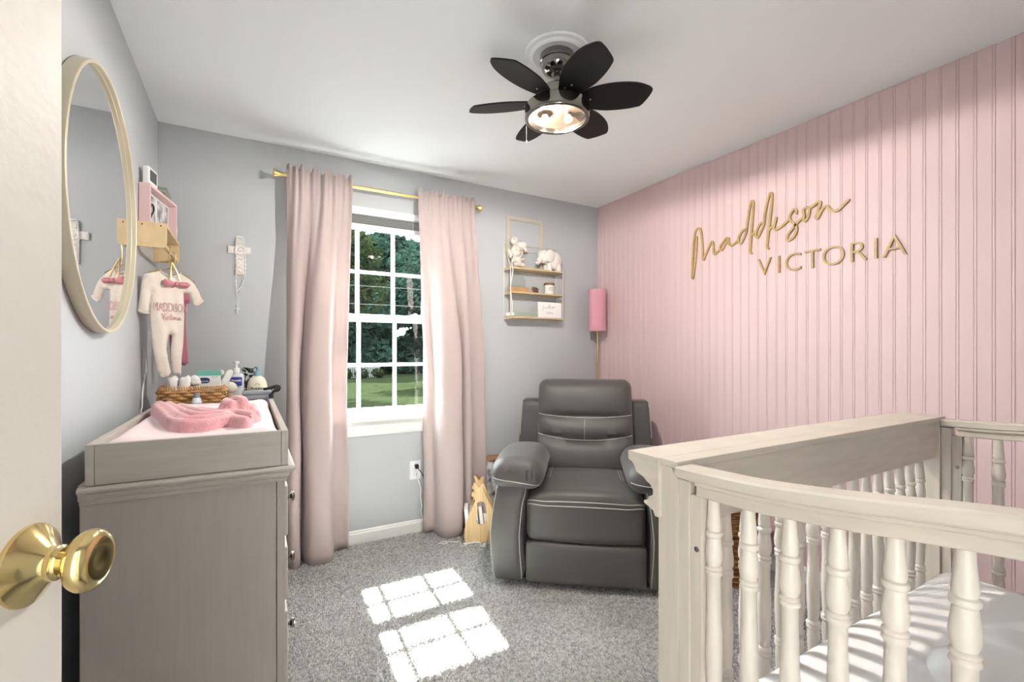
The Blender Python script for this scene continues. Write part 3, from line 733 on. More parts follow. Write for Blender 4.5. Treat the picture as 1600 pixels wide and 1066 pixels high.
b.lathe([(.017, .0), (.027, .0), (.028, .003), (.026, .005), (.019, .005), (.017, .003), (.017, 0)], 28, (-.047, YB - .012, 1.800), RXm, False)
b.lathe([(0, 0), (.012, 0), (.010, .004), (0, .005)], 16, (-.047, YB - .012, 1.800), RXm)
for (x0, x1, z0, z1) in ((-.061, -.033, 1.664, 1.77), (-.059, -.035, 1.832, 1.860)):
    b.box(x0, x0 + .003, YB - .015, YB - .0115, z0, z1).box(x1 - .003, x1, YB - .015, YB - .0115, z0, z1).box(x0, x1, YB - .015, YB - .0115, z0, z0 + .003).box(x0, x1, YB - .015, YB - .0115, z1 - .003, z1)
for k in range(4): b.ell((-.047, YB - .012, 1.68 + k * .024), (.009, .003, .008), 8, 6)
for x in (-.09, -.006): b.box(x - .010, x + .010, YB - .0145, YB - .0115, 1.787, 1.811, .002)
obj('carved_relief', b, 'ceram', t)
t = thing('rosary', 'white bead rosary looped over the wall cross', 'rosary', (-.06, YB - .016, 1.45))
b = MB()
loop = spline([(-.063, YB - .016, 1.566), (-.066, YB - .018, 1.62), (-.069, YB - .019, 1.72), (-.069, YB - .020, 1.80), (-.062, YB - .018, 1.866), (-.047, YB - .014, 1.872), (-.031, YB - .018, 1.862), (-.024, YB - .020, 1.80), (-.020, YB - .019, 1.72), (-.024, YB - .016, 1.65), (-.042, YB - .014, 1.59), (-.063, YB - .012, 1.566)], 6)
b.tube(loop, .0009, 5)
for i, p in enumerate(loop[::2]): b.ell(p, (.0032, .0032, .0040), 8, 6)
for k in range(8):
    if k not in (2,): b.ell((-.063 + .0005 * k, YB - .010, 1.558 - k * .0115), (.0032, .0032, .0042), 8, 6)
b.tube([(-.063, YB - .010, 1.566), (-.060, YB - .010, 1.475)], .0009, 5)
obj('beads', b, 'white', t)
obj('crucifix', MB().box(-.0635, -.0565, YB - .012, YB - .008, 1.440, 1.480, .001).box(-.073, -.047, YB - .012, YB - .008, 1.463, 1.470, .001), 'white', t)
# ------------------------------------------------------------------ wire wall shelf with its things, back wall
SX0, SX1, SY = 1.657, 2.126, 2.937
t = thing('wire_wall_shelf', 'champagne wire wall shelf with three oak boards above the recliner', 'shelf', (1.89, YB, 1.47))
b = MB()
for x in (SX0, SX1):
    b.tube([(x, 3.037, 1.468), (x, 3.037, 2.035)], .0035, 8)
    b.tube([(x, SY, 1.468), (x, SY, 1.856)], .0035, 8)
    for z in (1.468, 1.652, 1.832): b.tube([(x, SY, z), (x, 3.037, z)], .0035, 8)
    b.tube([(x, 3.037, 2.035), (x, SY, 1.856)], .0025, 8)
b.tube([(SX0, 3.037, 2.035), (SX1, 3.037, 2.035)], .0035, 8).tube([(SX0, 3.037, 1.99), (SX1, 3.037, 1.99)], .0018, 6)
obj('wire_frame', b, 'champ', t)
for z in (1.847, 1.667, 1.484):
    obj('board', MB().box(SX0 - .002, SX1 + .002, SY - .003, 3.040, z - .012, z, .0015), 'oak', t)
obj('perch', MB().box(1.755, 1.850, 3.005, 3.028, 1.976, 1.983, .001), 'tan', t)
ef = thing('empty_frame', 'empty champagne picture frame standing at the back of the wire shelf', 'picture frame', (1.835, 3.02, 1.848))
o_ = [(1.676, 1.8475), (1.996, 1.8475), (1.996, 2.247), (1.676, 2.247)]; i_ = [(1.700, 1.872), (1.972, 1.872), (1.972, 2.222), (1.700, 2.222)]
obj('frame_border', MB().ring(o_, i_, 3.030, 3.0415, lambda a, b_, d: (a, d, b_)), 'champ', ef)
obj('frame_lip', MB().ring(i_, [(1.704, 1.876), (1.968, 1.876), (1.968, 2.218), (1.704, 2.218)], 3.034, 3.040, lambda a, b_, d: (a, d, b_)), 'champ', ef)
# seated plush puppy
px, py, pz = 1.735, 2.985, 1.8475
t = thing('plush_puppy', 'seated cream plush puppy with floppy ears on the top board', 'toy', (px, py, pz))
obj('body', MB().ell((px + .005, py, pz + .050), (.036, .030, .048)), 'plush', t)
obj('head', MB().ell((px - .012, py - .008, pz + .122), (.050, .038, .046)).ell((px - .002, py - .042, pz + .112), (.018, .012, .013), 12, 8), 'plush', t)
obj('face', MB().ell((px + .006, py - .045, pz + .128), (.0035, .003, .0035), 8, 6).ell((px - .026, py - .043, pz + .128), (.0035, .003, .0035), 8, 6).ell((px - .004, py - .053, pz + .117), (.004, .003, .003), 8, 6), 'ink', t)
for s in (-1, 1):
    obj('ear', MB().ell((px - .012 + s * .048, py - .002, pz + .105), (.013, .018, .038), mtx=Matrix.Rotation(s * .35, 3, 'Y')), 'plush', t)
    obj('leg', MB().ell((px + .005 + s * .028, py - .028, pz + .021), (.022, .028, .020)), 'plush', t)
obj('arm', MB().ell((px - .035, py - .015, pz + .062), (.012, .013, .028), mtx=Matrix.Rotation(.4, 3, 'Y')), 'plush', t)
obj('arm', MB().ell((px + .048, py - .015, pz + .068), (.024, .013, .012), mtx=Matrix.Rotation(-.25, 3, 'Y')), 'plush', t)
# turtle on the perch
tx, ty, tz = 1.775, 3.008, 1.9835
t = thing('plush_turtle', 'tiny cream plush turtle perched behind the plush puppy', 'toy', (tx, ty, tz))
obj('shell', MB().ell((tx + .018, ty, tz + .045), (.048, .024, .034)), 'ceram', t)
obj('head', MB().ell((tx - .050, ty - .004, tz + .072), (.030, .022, .032)).ell((tx - .028, ty, tz + .045), (.03, .015, .018)), 'plush', t)
obj('eye', MB().ell((tx - .060, ty - .024, tz + .082), (.004, .003, .004), 8, 6), 'ink', t)
for q in (-.012, .048): obj('leg', MB().ell((tx + q, ty - .008, tz + .012), (.013, .011, .013), 12, 8), 'ceram', t)
# elephant
ex, ey, ez = 2.035, 2.985, 1.8475
t = thing('plush_elephant', 'round white elephant figure standing at the end of the top board', 'toy', (ex, ey, ez))
obj('body', MB().ell((ex + .030, ey, ez + .092), (.085, .046, .076), 28, 18), 'ceram', t)
obj('head', MB().ell((ex - .058, ey - .012, ez + .108), (.058, .042, .054), 24, 16), 'ceram', t)
obj('ear', MB().ell((ex - .030, ey - .050, ez + .112), (.042, .010, .050), 20, 12, Matrix.Rotation(.2, 3, 'Y')), 'ceram', t)
obj('ear', MB().ell((ex - .055, ey + .036, ez + .125), (.036, .010, .044), 20, 12), 'ceram', t)
obj('trunk', MB().tube(spline([(ex - .095, ey - .018, ez + .092), (ex - .118, ey - .022, ez + .070), (ex - .128, ey - .024, ez + .056), (ex - .134, ey - .024, ez + .066)], 5), [.024, .024, .023, .023, .022, .022, .021, .021, .020, .020, .019, .019, .018, .017, .016, .012], 12), 'ceram', t)
obj('eye', MB().ell((ex - .085, ey - .049, ez + .122), (.003, .002, .003), 8, 6), 'ink', t)
for q, w in ((-.022, -.02), (.068, -.02), (-.022, .02), (.068, .02)):
    obj('leg', MB().lathe([(0, 0), (.020, 0), (.022, .006), (.021, .04), (.02, .055), (0, .055)], 16, (ex + q, ey + w, ez)), 'ceram', t)
obj('tail', MB().tube(spline([(ex + .112, ey, ez + .10), (ex + .120, ey, ez + .085), (ex + .117, ey, ez + .065)], 4), .004, 8), 'ceram', t)
# middle board
t = thing('arch_night_light', 'clear acrylic arch light on a tan wooden block', 'night light', (1.748, 2.985, 1.6675))
obj('wooden_base', MB().box(1.672, 1.828, 2.96, 3.01, 1.6675, 1.704, .003), 'tan', t)
ar = [(1.692, 1.704)] + [(1.752 + .06 * math.cos(PI - k * PI / 16), 1.752 + .06 * math.sin(PI - k * PI / 16)) for k in range(17)] + [(1.812, 1.704)]
obj('acrylic_arch', MB().prism(ar, 2.983, 2.988, lambda a, b_, d: (a, d, b_)), 'acryl', t)
b = MB().ell((1.905, 2.985, 1.697), (.026, .016, .018)).ell((1.882, 2.983, 1.703), (.014, .013, .014))
for q in (1.888, 1.918): b.ell((q, 2.982, 1.678), (.009, .012, .011), 10, 8)
solo('wooden_figurine', b, 'brown', 'little carved brown wooden animal between the arch light and candle', 'figurine')
t = thing('candle_jar', 'white candle jar with black lid on the middle board', 'candle', (2.028, 2.985, 1.6675))
obj('jar', MB().lathe([(0, 1.6675), (.036, 1.6675), (.040, 1.671), (.040, 1.735), (.038, 1.738), (0, 1.738)], 28, (2.028, 2.985, 0)), 'ceram', t)
obj('lid', MB().lathe([(0, 1.738), (.041, 1.738), (.042, 1.741), (.042, 1.752), (.040, 1.755), (0, 1.755)], 28, (2.028, 2.985, 0)), 'brown', t)
b = MB()
def cyl(c, r, z0, a0): return lambda a, b_, d: (c[0] + (r + d) * math.sin(a / r + a0), c[1] - (r + d) * math.cos(a / r + a0), z0 + b_)
text('good', .018, cyl((2.028, 2.985), .0405, 1.716, -.2), 0, b); text('morning', .013, cyl((2.028, 2.985), .0405, 1.700, -.2), 0, b)
obj('jar_print', b, 'ink', t)
# bottom board
t = thing('name_card', 'white card with faint cursive writing standing on the bottom board', 'card', (2.02, 2.965, 1.4845))
obj('card', MB().box(1.912, 2.128, 2.962, 2.972, 1.4845, 1.605, .0008), 'white', t)
b = scr(SIGN, .125, 1.950, 1.530, lambda a, b_, d: (a, 2.9618 - d, b_), .0020, .0002)
b2 = scr(VIC, .020, 1.985, 1.516, lambda a, b_, d: (a, 2.9618 - d, b_), .0016, .0002); b.add(b2.v, b2.f)
obj('card_writing', b, 'greyink', t)
t = thing('picture_book', 'sage green book lying flat on the bottom board', 'book', (1.79, 2.975, 1.4845))
obj('pages', MB().box(1.664, 1.888, 2.943, 3.026, 1.4885, 1.5125), 'white', t)
obj('cover', MB().box(1.690, 1.892, 2.9405, 3.030, 1.4845, 1.4885).box(1.690, 1.892, 2.9405, 3.030, 1.5125, 1.5165).box(1.888, 1.892, 2.9405, 3.03, 1.4885, 1.5125).box(1.690, 1.888, 2.9405, 2.943, 1.4885, 1.5125), 'sage', t)
solo('light_cable', MB().tube(spline([(1.662, 2.931, 1.50), (1.668, 2.930, 1.56), (1.660, 2.930, 1.62), (1.652, 2.930, 1.70), (1.662, 2.929, 1.76), (1.672, 2.929, 1.82), (1.664, 2.931, 1.87), (1.690, 2.950, 1.92)], 6), .003, 6), 'white', 'white cable trailing down the left front post of the wire shelf', 'cable')

# ------------------------------------------------------------------ floor lamp in the corner
LX, LY = 2.443, 2.905
t = thing('floor_lamp', 'slim gold floor lamp with pink cylinder shade in the corner', 'lamp', (LX, LY, 0))
obj('base', MB().lathe([(0, 0), (.105, 0), (.11, .004), (.11, .014), (.10, .020), (.02, .024), (0, .024)], 36, (LX, LY, 0)), 'gold', t)
obj('pole', MB().lathe([(0, .02), (.0075, .02), (.0075, 1.44), (0, 1.44)], 14, (LX, LY, 0)), 'gold', t)
obj('lamp_shade', MB().lathe([(.067, 1.389), (.069, 1.389), (.0695, 1.392), (.0695, 1.722), (.069, 1.725), (.067, 1.725), (.0665, 1.722), (.0665, 1.392), (.067, 1.389)], 36, (LX, LY, 0), None, False), 'lampshade', t)
obj('shade_ring', MB().tube([(LX + .0668 * math.cos(k * PI / 12), LY + .0668 * math.sin(k * PI / 12), 1.395) for k in range(24)], .0015, 6, True).tube([(LX - .066, LY, 1.43), (LX + .066, LY, 1.43)], .0015, 6).tube([(LX, LY - .066, 1.43), (LX, LY + .066, 1.43)], .0015, 6), 'gold', t)
obj('bulb', MB().lathe([(0, 1.43), (.014, 1.43), (.014, 1.47), (.028, 1.51), (.030, 1.53), (.02, 1.555), (0, 1.56)], 16, (LX, LY, 0)), 'ceram', t)

# ------------------------------------------------------------------ wall outlet with plug and cords
t = thing('wall_outlet', 'white duplex wall outlet below the window beside the curtain', 'outlet', (.98, YB, .36))
obj('cover_plate', MB().box(.936, 1.012, YB - .006, YB - .0003, .362, .487, .002), 'white', t)
for z in (.452, .398):
    s_ = obj('receptacle', MB().box(.957, .991, YB - .0085, YB - .005, z - .016, z + .016, .003), 'white', t)
    obj('slots', MB().box(.966, .968, YB - .0088, YB - .008, z - .004, z + .007).box(.980, .982, YB - .0088, YB - .008, z - .004, z + .007), 'hole', s_)
t = thing('power_cord', 'black plug and cord in the outlet below the window', 'cord', (.985, YB - .03, .40))
obj('plug', MB().box(.967, .990, YB - .038, YB - .009, .437, .467, .005), 'blackm', t)
obj('cable', MB().tube(spline([(.978, YB - .036, .448), (.990, YB - .045, .43), (1.012, YB - .05, .395), (1.03, YB - .045, .33), (1.06, YB - .04, .20), (1.10, YB - .03, .06), (1.18, YB - .03, .012)], 6), .003, 6), 'blackm', t)
solo('white_charger_cord', MB().tube(spline([(.975, YB - .010, .395), (.985, YB - .025, .37), (1.005, YB - .03, .30), (1.0, YB - .028, .25), (1.012, YB - .028, .18), (1.006, YB - .028, .14), (1.04, YB - .03, .05), (1.1, YB - .03, .008)], 6), .0035, 6), 'white', 'white cord hanging from the lower socket of the outlet', 'cord')

# ------------------------------------------------------------------ kangaroo book rack
PK = Vector((1.22, 2.70, 0)); TK = Vector((.90, -.436, 0)); NK = Vector((-.436, -.90, 0))
def kp(a, b_, d): p = PK + TK * a + NK * d; return (p.x, p.y, b_)
ROO = [(-0.025, 0.004), (-0.031, 0.06), (-0.030, 0.085), (-0.027, 0.104), (-0.016, 0.141), (-0.004, 0.178), (0.012, 0.215), (0.031, 0.26), (0.039, 0.284), (0.030, 0.294), (0.018, 0.302), (0.012, 0.314), (0.019, 0.325), (0.031, 0.336), (0.036, 0.35), (0.033, 0.366), (0.026, 0.384), (0.033, 0.391), (0.045, 0.382), (0.054, 0.364), (0.066, 0.363), (0.076, 0.378), (0.090, 0.383), (0.096, 0.374), (0.088, 0.356), (0.094, 0.338), (0.112, 0.295), (0.133, 0.251), (0.165, 0.171), (0.185, 0.110), (0.190, 0.004)]
ROOs = [tuple(p)[:2] for p in spline([(a, b_, 0) for a, b_ in ROO], 2, False)]
HOLE = [(0.051, 0.262), (0.085, 0.268), (0.102, 0.254), (0.108, 0.207), (0.108, 0.153), (0.094, 0.125), (0.07, 0.119), (0.047, 0.139), (0.041, 0.162), (0.049, 0.195), (0.054, 0.227)]
HOLEs = [tuple(p)[:2] for p in spline([(a, b_, 0) for a, b_ in HOLE], 2, True)]
def holed(mb, out, hole, d0, d1, fn):
    P = [Vector(p) for p in out] + [Vector(p) for p in hole]; n1 = len(out); n2 = len(hole)
    ed = [(i, (i + 1) % n1) for i in range(n1)] + [(n1 + i, n1 + (i + 1) % n2) for i in range(n2)]
    vs, _, fs, *_r = delaunay_2d_cdt(P, ed, [], 0, 1e-7)
    def ins(q, poly):
        c = False
        for i in range(len(poly)):
            a = poly[i]; b_ = poly[i - 1]
            if (a[1] > q[1]) != (b_[1] > q[1]) and q[0] < (b_[0] - a[0]) * (q[1] - a[1]) / (b_[1] - a[1]) + a[0]: c = not c
        return c
    keep = []
    for f in fs:
        q = sum((vs[i] for i in f), Vector((0, 0))) / len(f)
        if ins(q, out) and not ins(q, hole): keep.append(tuple(f))
    N = len(vs)
    F = keep + [tuple(N + i for i in reversed(f)) for f in keep]
    cnt = {}
    for f in keep:
        for i in range(len(f)):
            a, c = f[i], f[(i + 1) % len(f)]
            if (c, a) in cnt: cnt.pop((c, a))
            else: cnt[(a, c)] = 1
    for a, c in cnt: F.append((c, a, N + a, N + c))
    mb.add([fn(v.x, v.y, d0) for v in vs] + [fn(v.x, v.y, d1) for v in vs], F); return mb
t = thing('kangaroo_book_rack', 'bamboo book rack with kangaroo shaped sides beside the recliner', 'book rack', tuple(PK))
sd = obj('side_panel', holed(MB(), ROOs, HOLEs, 0, .012, kp), 'bamboo', t)
obj('eye', MB().ell(kp(.034, .327, .0125), (.003, .003, .003), 8, 6).ell(kp(.013, .314, .011), (.004, .004, .004), 8, 6), 'ink', sd)
obj('side_panel', holed(MB(), ROOs, HOLEs, -.16, -.148, kp), 'bamboo', t)
obj('shelf_board', MB().prism([(-.02, .03), (.18, .03), (.18, .042), (-.02, .042)], -.148, 0, kp), 'bamboo', t)
obj('rear_board', MB().prism([(.165, .042), (.178, .042), (.165, .14), (.152, .14)], -.148, 0, kp), 'bamboo', t)
cols = [('white', 'white'), ('tan', 'tan'), ('sage', 'sage green'), ('pinkp', 'pale pink'), ('brown', 'brown')]
for k, (mk_, nm) in enumerate(cols):
    a0 = -.014 + k * .030; hh = (.215, .20, .23, .235, .19)[k]; tl = -.02
    bt = thing('board_book', '%s %s standing in the kangaroo rack' % (('thin', 'worn', 'tall', 'tallest', 'short')[k], nm + ' book'), 'book', kp(a0, .042, -.075), 'books in the kangaroo rack')
    obj('cover', MB().prism([(a0, .0425), (a0 + .003, .0425), (a0 + .003 + tl, hh), (a0 + tl, hh)], -.143, -.006, kp).prism([(a0 + .021, .0425), (a0 + .024, .0425), (a0 + .024 + tl, hh), (a0 + .021 + tl, hh)], -.143, -.006, kp), mk_, bt)
    obj('pages', MB().prism([(a0 + .003, .0425), (a0 + .021, .0425), (a0 + .021 + tl, hh - .003), (a0 + .003 + tl, hh - .003)], -.141, -.008, kp), 'white', bt)
t = thing('leaning_frame', 'brown wooden picture frame leaning on the wall behind the recliner', 'picture frame', (1.50, 2.985, 0))
def lf(a, b_, d): return (1.40 + a, 3.018 - (0.46 - b_) * 0.16 - d, b_ + .004)
obj('frame_border', MB().ring([(0, 0), (.34, 0), (.34, .46), (0, .46)], [(.03, .03), (.31, .03), (.31, .43), (.03, .43)], 0, .018, lf), 'tan', t)
obj('print', MB().prism([(.03, .03), (.31, .03), (.31, .43), (.03, .43)], .002, .006, lf), 'photo', t)
b = MB()
pts = [(1.040, 2.772), (1.062, 2.748), (1.085, 2.745), (1.088, 2.768), (1.060, 2.782), (1.100, 2.760), (1.140, 2.738), (1.165, 2.730), (1.160, 2.700), (1.150, 2.670), (1.168, 2.652), (1.185, 2.664), (1.172, 2.684), (1.205, 2.676), (1.245, 2.668), (1.268, 2.655), (1.262, 2.625), (1.256, 2.598), (1.275, 2.588), (1.288, 2.602), (1.275, 2.616), (1.31, 2.618), (1.35, 2.605), (1.39, 2.58)]
b.tube(spline([(x, y, .0125) for x, y in pts], 5), .0035, 6)
solo('looped_cord', b, 'white', 'white looped cord lying on the carpet before the kangaroo rack', 'cord')

# ------------------------------------------------------------------ recliner
RZ = math.atan2(-.619, .785)
rc = Vector((1.102, 2.142, 0)) + Vector((.785, -.619, 0)) * .475
t = thing('recliner', 'dark gray padded recliner with pale stitching in the back corner', 'armchair', tuple(rc), None, RZ, False)
from mathutils.bvhtree import BVHTree
def st(par, paths, r=.0017, d=None):
    # stitched seams laid on the surface of par: each path point is dropped onto it along d
    me = par.data
    bv = BVHTree.FromPolygons([v.co.copy() for v in me.vertices], [tuple(p.vertices) for p in me.polygons])
    b_ = MB()
    for p in paths:
        q = spline(p, 5)
        if d:
            dv = Vector(d).normalized(); out = []
            for x in q:
                hit = bv.ray_cast(x - dv * .35, dv, 1.2)
                if hit[0] is not None: out.append(hit[0] - dv * r * .5)
        else:
            out = []
            for x in q:
                hit = bv.find_nearest(x); out.append(hit[0] + hit[1] * r * .4)
        if len(out) > 2: b_.tube(out, r, 5)
    return obj('stitching', b_, 'stitch', par)
for s in (-1, 1):
    o = obj('arm_side', MB().rbox((s * .392, .36, .293), (.083, .37, .257), .030, 10, lambda p, s=s: p + Vector((s * (.018 * (1 - (p.z / .257) ** 2) - .022 * max(0, p.z / .257)), -.012 * (1 - (p.z / .257) ** 2), 0))), 'leather', t)
    st(o, [[(s * .472, -.004, .045), (s * .486, -.014, .25), (s * .478, -.010, .42), (s * .452, .004, .525)], [(s * .322, -.004, .05), (s * .332, -.014, .25), (s * .322, -.012, .42), (s * .300, .0, .52)]], .0022)
    def pil(p, s=s):
        f_ = max(0, -p.y / .34); bk = max(0, p.y / .34)
        q = Vector(p)
        q.x *= 1 - .10 * f_ ** 3 - .05 * bk
        q.z *= 1 - .12 * f_ ** 2
        q.z += .020 * (1 - (p.x / .145) ** 2) * (1 if p.z > 0 else .2) - .020 * f_ ** 2 - .045 * bk ** 1.3 * (1 if p.z > 0 else .3)
        if f_ > .5 and -.03 < p.z < .06:   # gathers above the front seam
            q.y += .007 * math.sin(p.x * 170 + 8 * p.x * p.x * 60) * (f_ - .5) * 2 * max(0, 1 - abs(p.z - .012) / .045)
        return q
    o = obj('arm_pillow', MB().rbox((s * .350, .270, .592), (.144, .305, .080), .078, 28, pil), 'leather', t)
    st(o, [[(s * .350 + x, -.2, .592 - .030 + zz) for x, zz in ((-.125, .010), (-.09, .006), (-.045, .002), (0, -.003), (.045, -.010), (.09, -.018), (.125, -.028))]], .0022, (0, 1, 0))
def seat(p):
    q = Vector(p)
    q.z += .030 * (1 - (p.x / .305) ** 2) * max(0, p.z / .11) * (1 - .7 * max(0, p.y / .31))
    q.y -= .022 * (1 - (p.x / .305) ** 2) * (1 if p.y < 0 else 0)
    return q
o = obj('seat_cushion', MB().rbox((0, .32, .365), (.303, .315, .118), .042, 18, seat), 'leather', t)
def arcst(z0, dz, y0, w=.292): return [(x * w, y0 - .022 * (1 - x * x) + .018 * x ** 8, z0 + dz * (1 - x * x)) for x in (-1, -.75, -.5, -.25, 0, .25, .5, .75, 1)]
st(o, [arcst(.424, .012, .014), arcst(.440, .016, .020)], .0023, (0, .8, -.6))
st(o, [[(x, .30, .490), (x, .40, .487), (x, .56, .475)] for x in (-.215, -.200, .200, .215)], .0016, (0, 0, -1))
obj('foot_panel', MB().rbox((0, .06, .143), (.303, .066, .104), .018, 14, lambda p: p + Vector((0, -.010 * (1 - (p.x / .31) ** 2) * (1 if p.y < 0 else 0), 0))), 'leather', t)
# backrest: three tufted rolls
def back(p):
    q = Vector(p); z = p.z + .74          # 0.44 .. 1.04
    u = p.x / .31
    fw = max(0, min(1, -p.y / .05 + .2))
    sag = .035 * u * u
    z1, z2 = .655 + sag, .795 + sag * .6
    cr = math.exp(-((z - z1) / .020) ** 2) + .9 * math.exp(-((z - z2) / .020) ** 2) * (1 - .5 * u * u)
    roll = 0
    for a, b2, amp in ((.44, z1, .030), (z1, z2, .026), (z2, 1.04, .030)):
        if a < z < b2: roll = amp * math.sin(PI * (z - a) / (b2 - a)) ** .7
    q.y += fw * (.022 * cr * (1 - .4 * u ** 4) - roll * (1 - u ** 4))
    q.y -= fw * .004 * math.sin(p.x * 70 + z * 30) * math.exp(-((z - z2 - .02) / .03) ** 2)
    q.x *= 1 - .012 * (z - .74) / .3 - (.03 if z > 1.0 else 0) * 0
    q.y += (z - .44) * .25
    return q
o = obj('backrest', MB().rbox((0, .66, .74), (.308, .085, .298), .055, 30, back), 'leather', t)
def bst(z0, sag, yo): return [(x * .300, .585 + (z0 - .44) * .25 + yo * (1 - .5 * x ** 4) - .010 + .035 * max(0, abs(x) - .9) * 5, z0 + sag * x * x) for x in (-1, -.9, -.6, -.3, 0, .3, .6, .9, 1)]
st(o, [bst(.655, .035, .018), bst(.795, .021, .016)], .0024, (0, 1, 0))
st(o, [[(0, .585 + .054 - .018, .664), (0, .585 + .065 - .026, .72), (0, .585 + .088 - .012, .785)]], .0010, (0, 1, 0))
for s in (-1, 1):
    def wing(p, s=s):
        q = Vector(p); q.y += (p.z + .28) * .18; q.x -= s * .018 * max(0, p.z / .28); return q
    o = obj('back_wing', MB().rbox((s * .372, .77, .61), (.072, .075, .285), .022, 10, wing), 'leather', t)
    st(o, [[(s * .436, .694 + (z - .33) * .18, z) for z in (.66, .75, .84)] + [(s * .425, .794, .876)]], .0022)
obj('back_hull', MB().rbox((0, .80, .50), (.30, .075, .40), .03, 6, lambda p: p + Vector((0, (p.z + .3) * .16, 0))), 'leather', t)
obj('base_frame', MB().box(-.36, .36, .10, .70, .012, .05, .004), 'blackm', t)
for sx in (-.33, .33):
    for sy in (.13, .66): obj('foot', MB().lathe([(0, 0), (.022, 0), (.022, .014), (0, .014)], 12, (sx, sy, 0)), 'blackm', t)

# ------------------------------------------------------------------ wicker baskets
def woven(cx, cy, z0, hx, hy, h, rows, r, stake, tape=0.0, rad=.03, nper=26):
    # woven strands around a rounded rectangle, in and out of upright stakes
    per = rrect(-hx, hx, -hy, hy, rad, 6); n0 = len(per)
    P = [Vector((a, b_, 0)) for a, b_ in per]
    L_ = [0]
    for i in range(n0): L_.append(L_[-1] + (P[(i + 1) % n0] - P[i]).length)
    tot = L_[-1]
    def at(s):
        s %= tot
        for i in range(n0):
            if L_[i] <= s <= L_[i + 1]:
                f = (s - L_[i]) / max(1e-9, L_[i + 1] - L_[i]); return P[i].lerp(P[(i + 1) % n0], f)
        return P[0]
    ns = stake - stake % 2; N = ns * 4
    mb = MB()
    for j in range(rows):
        z = z0 + r + j * (h - 2 * r) / max(1, rows - 1); path = []
        gr = 1 + tape * (z - z0) / h
        for i in range(N):
            s = tot * i / N; p = at(s); nn = Vector((p.x / hx ** 1, p.y / hy, 0))
            nn = Vector((math.copysign(abs(nn.x) ** 6, nn.x), math.copysign(abs(nn.y) ** 6, nn.y), 0)).normalized()
            w = math.cos(PI * i * ns / N + PI * j) * r * .75
            q = p * gr + nn * w
            path.append((cx + q.x, cy + q.y, z + .0006 * math.sin(i * 1.7 + j)))
        mb.tube(path, r * .98, 6, True)
    sb = MB()
    for i in range(ns):
        p = at(tot * (i + .0) / ns)
        sb.tube([(cx + p.x, cy + p.y, z0 + r), (cx + p.x * (1 + tape), cy + p.y * (1 + tape), z0 + h)], r * .5, 5)
    return mb, sb, at, tot
bt = thing('wicker_basket', 'small seagrass basket of baby supplies at the back of the dresser', 'basket', (-.228, 2.625, .90))
wv, sk, at_, tot_ = woven(-.228, 2.625, .9005, .112, .082, .150, 10, .0085, 30, .10, .03)
stuff(obj('weave', wv, 'wicker', bt)); stuff(obj('stakes', sk, 'wicker', bt))
b = MB()
for i in range(90):
    p = at_(tot_ * i / 90) * 1.10; q = at_(tot_ * (i + .6) / 90) * 1.10
    b.tube([(-.228 + p.x * .95, 2.625 + p.y * .93, 1.046), (-.228 + p.x, 2.625 + p.y, 1.066), (-.228 + q.x * 1.05, 2.625 + q.y * 1.06, 1.050)], .0032, 5)
stuff(obj('bound_rim', b, 'wicker', bt))
obj('bottom', MB().box(-.33, -.126, 2.55, 2.70, .9005, .906), 'wicker', bt)
bt = thing('wicker_hamper', 'tall brown wicker basket on the carpet behind the crib', 'basket', (2.28, 1.62, 0))
wv, sk, at_, tot_ = woven(2.28, 1.62, .001, .125, .125, .40, 30, .0068, 28, .06, .06)
stuff(obj('weave', wv, 'wickd', bt)); stuff(obj('stakes', sk, 'wickd', bt))
obj('bottom', MB().box(2.18, 2.38, 1.52, 1.72, .001, .008), 'wickd', bt)
# ------------------------------------------------------------------ dresser
DXL, DXR, DY0, DY1 = -.358, .089, 1.49, 2.915
t = thing('dresser', 'greige wooden dresser with molded top against the left wall', 'dresser', (-.135, 2.20, 0))
obj('side_panel', MB().box(DXL, DXR - .022, DY0, DY0 + .02, .03, .852, .0015), 'dress_v', t)
obj('side_panel', MB().box(DXL, DXR - .022, DY1 - .02, DY1, .03, .852, .0015), 'dress_v', t)
for y in (DY0 - .001, DY1 - .021):
    obj('corner_stile', MB().box(DXR - .0205, DXR, y, y + .022, 0.0, .852, .002), 'dress_v', t)
obj('back_panel', MB().box(DXL, DXL + .008, DY0 + .02, DY1 - .02, .05, .852), 'dress', t)
obj('face_frame', MB().box(DXR - .02, DXR, DY0 + .021, DY1 - .021, .05, .10).box(DXR - .02, DXR, DY0 + .021, DY1 - .021, .835, .852)
    .box(DXR - .02, DXR, DY0 + .021, DY1 - .021, .655, .675).box(DXR - .02, DXR, DY0 + .021, DY1 - .021, .465, .485)
    .box(DXR - .02, DXR, 2.19, 2.215, .10, .835), 'dress', t)
# moulded top: profile swept along the near end and the front
prof = [(0, .852), (.004, .852), (.006, .860), (.004, .864), (.010, .867), (.013, .874), (.012, .879), (.020, .882), (.0255, .8865), (.0270, .891), (.0255, .896), (.021, .899), (0, .899)]
b = MB(); n = len(prof)
stn = [(DXL, DY0, 0, -1), (DXR, DY0, 1, -1), (DXR, DY1, 1, 1), (DXL, DY1, 0, 1)]
vs = []
for x, y, ux, uy in stn:
    for d, z in prof: vs.append((x + ux * d, y + uy * d, z))
fs = []
for k in range(3):
    for i in range(n - 1): fs.append((k * n + i, k * n + i + 1, (k + 1) * n + i + 1, (k + 1) * n + i))
fs.append(tuple(k * n + n - 1 for k in range(4)))
fs.append(tuple(range(n))); fs.append(tuple(range(4 * n - 1, 3 * n - 1, -1)))
b.add(vs, fs); b.box(DXL, DXR, DY0, DY1, .852, .862)
obj('top_board', b, 'dress', t)
obj('top_slab', MB().box(DXL - .004, DXR + .001, DY0 + .001, DY1 - .001, .862, .8995), 'dress', t)
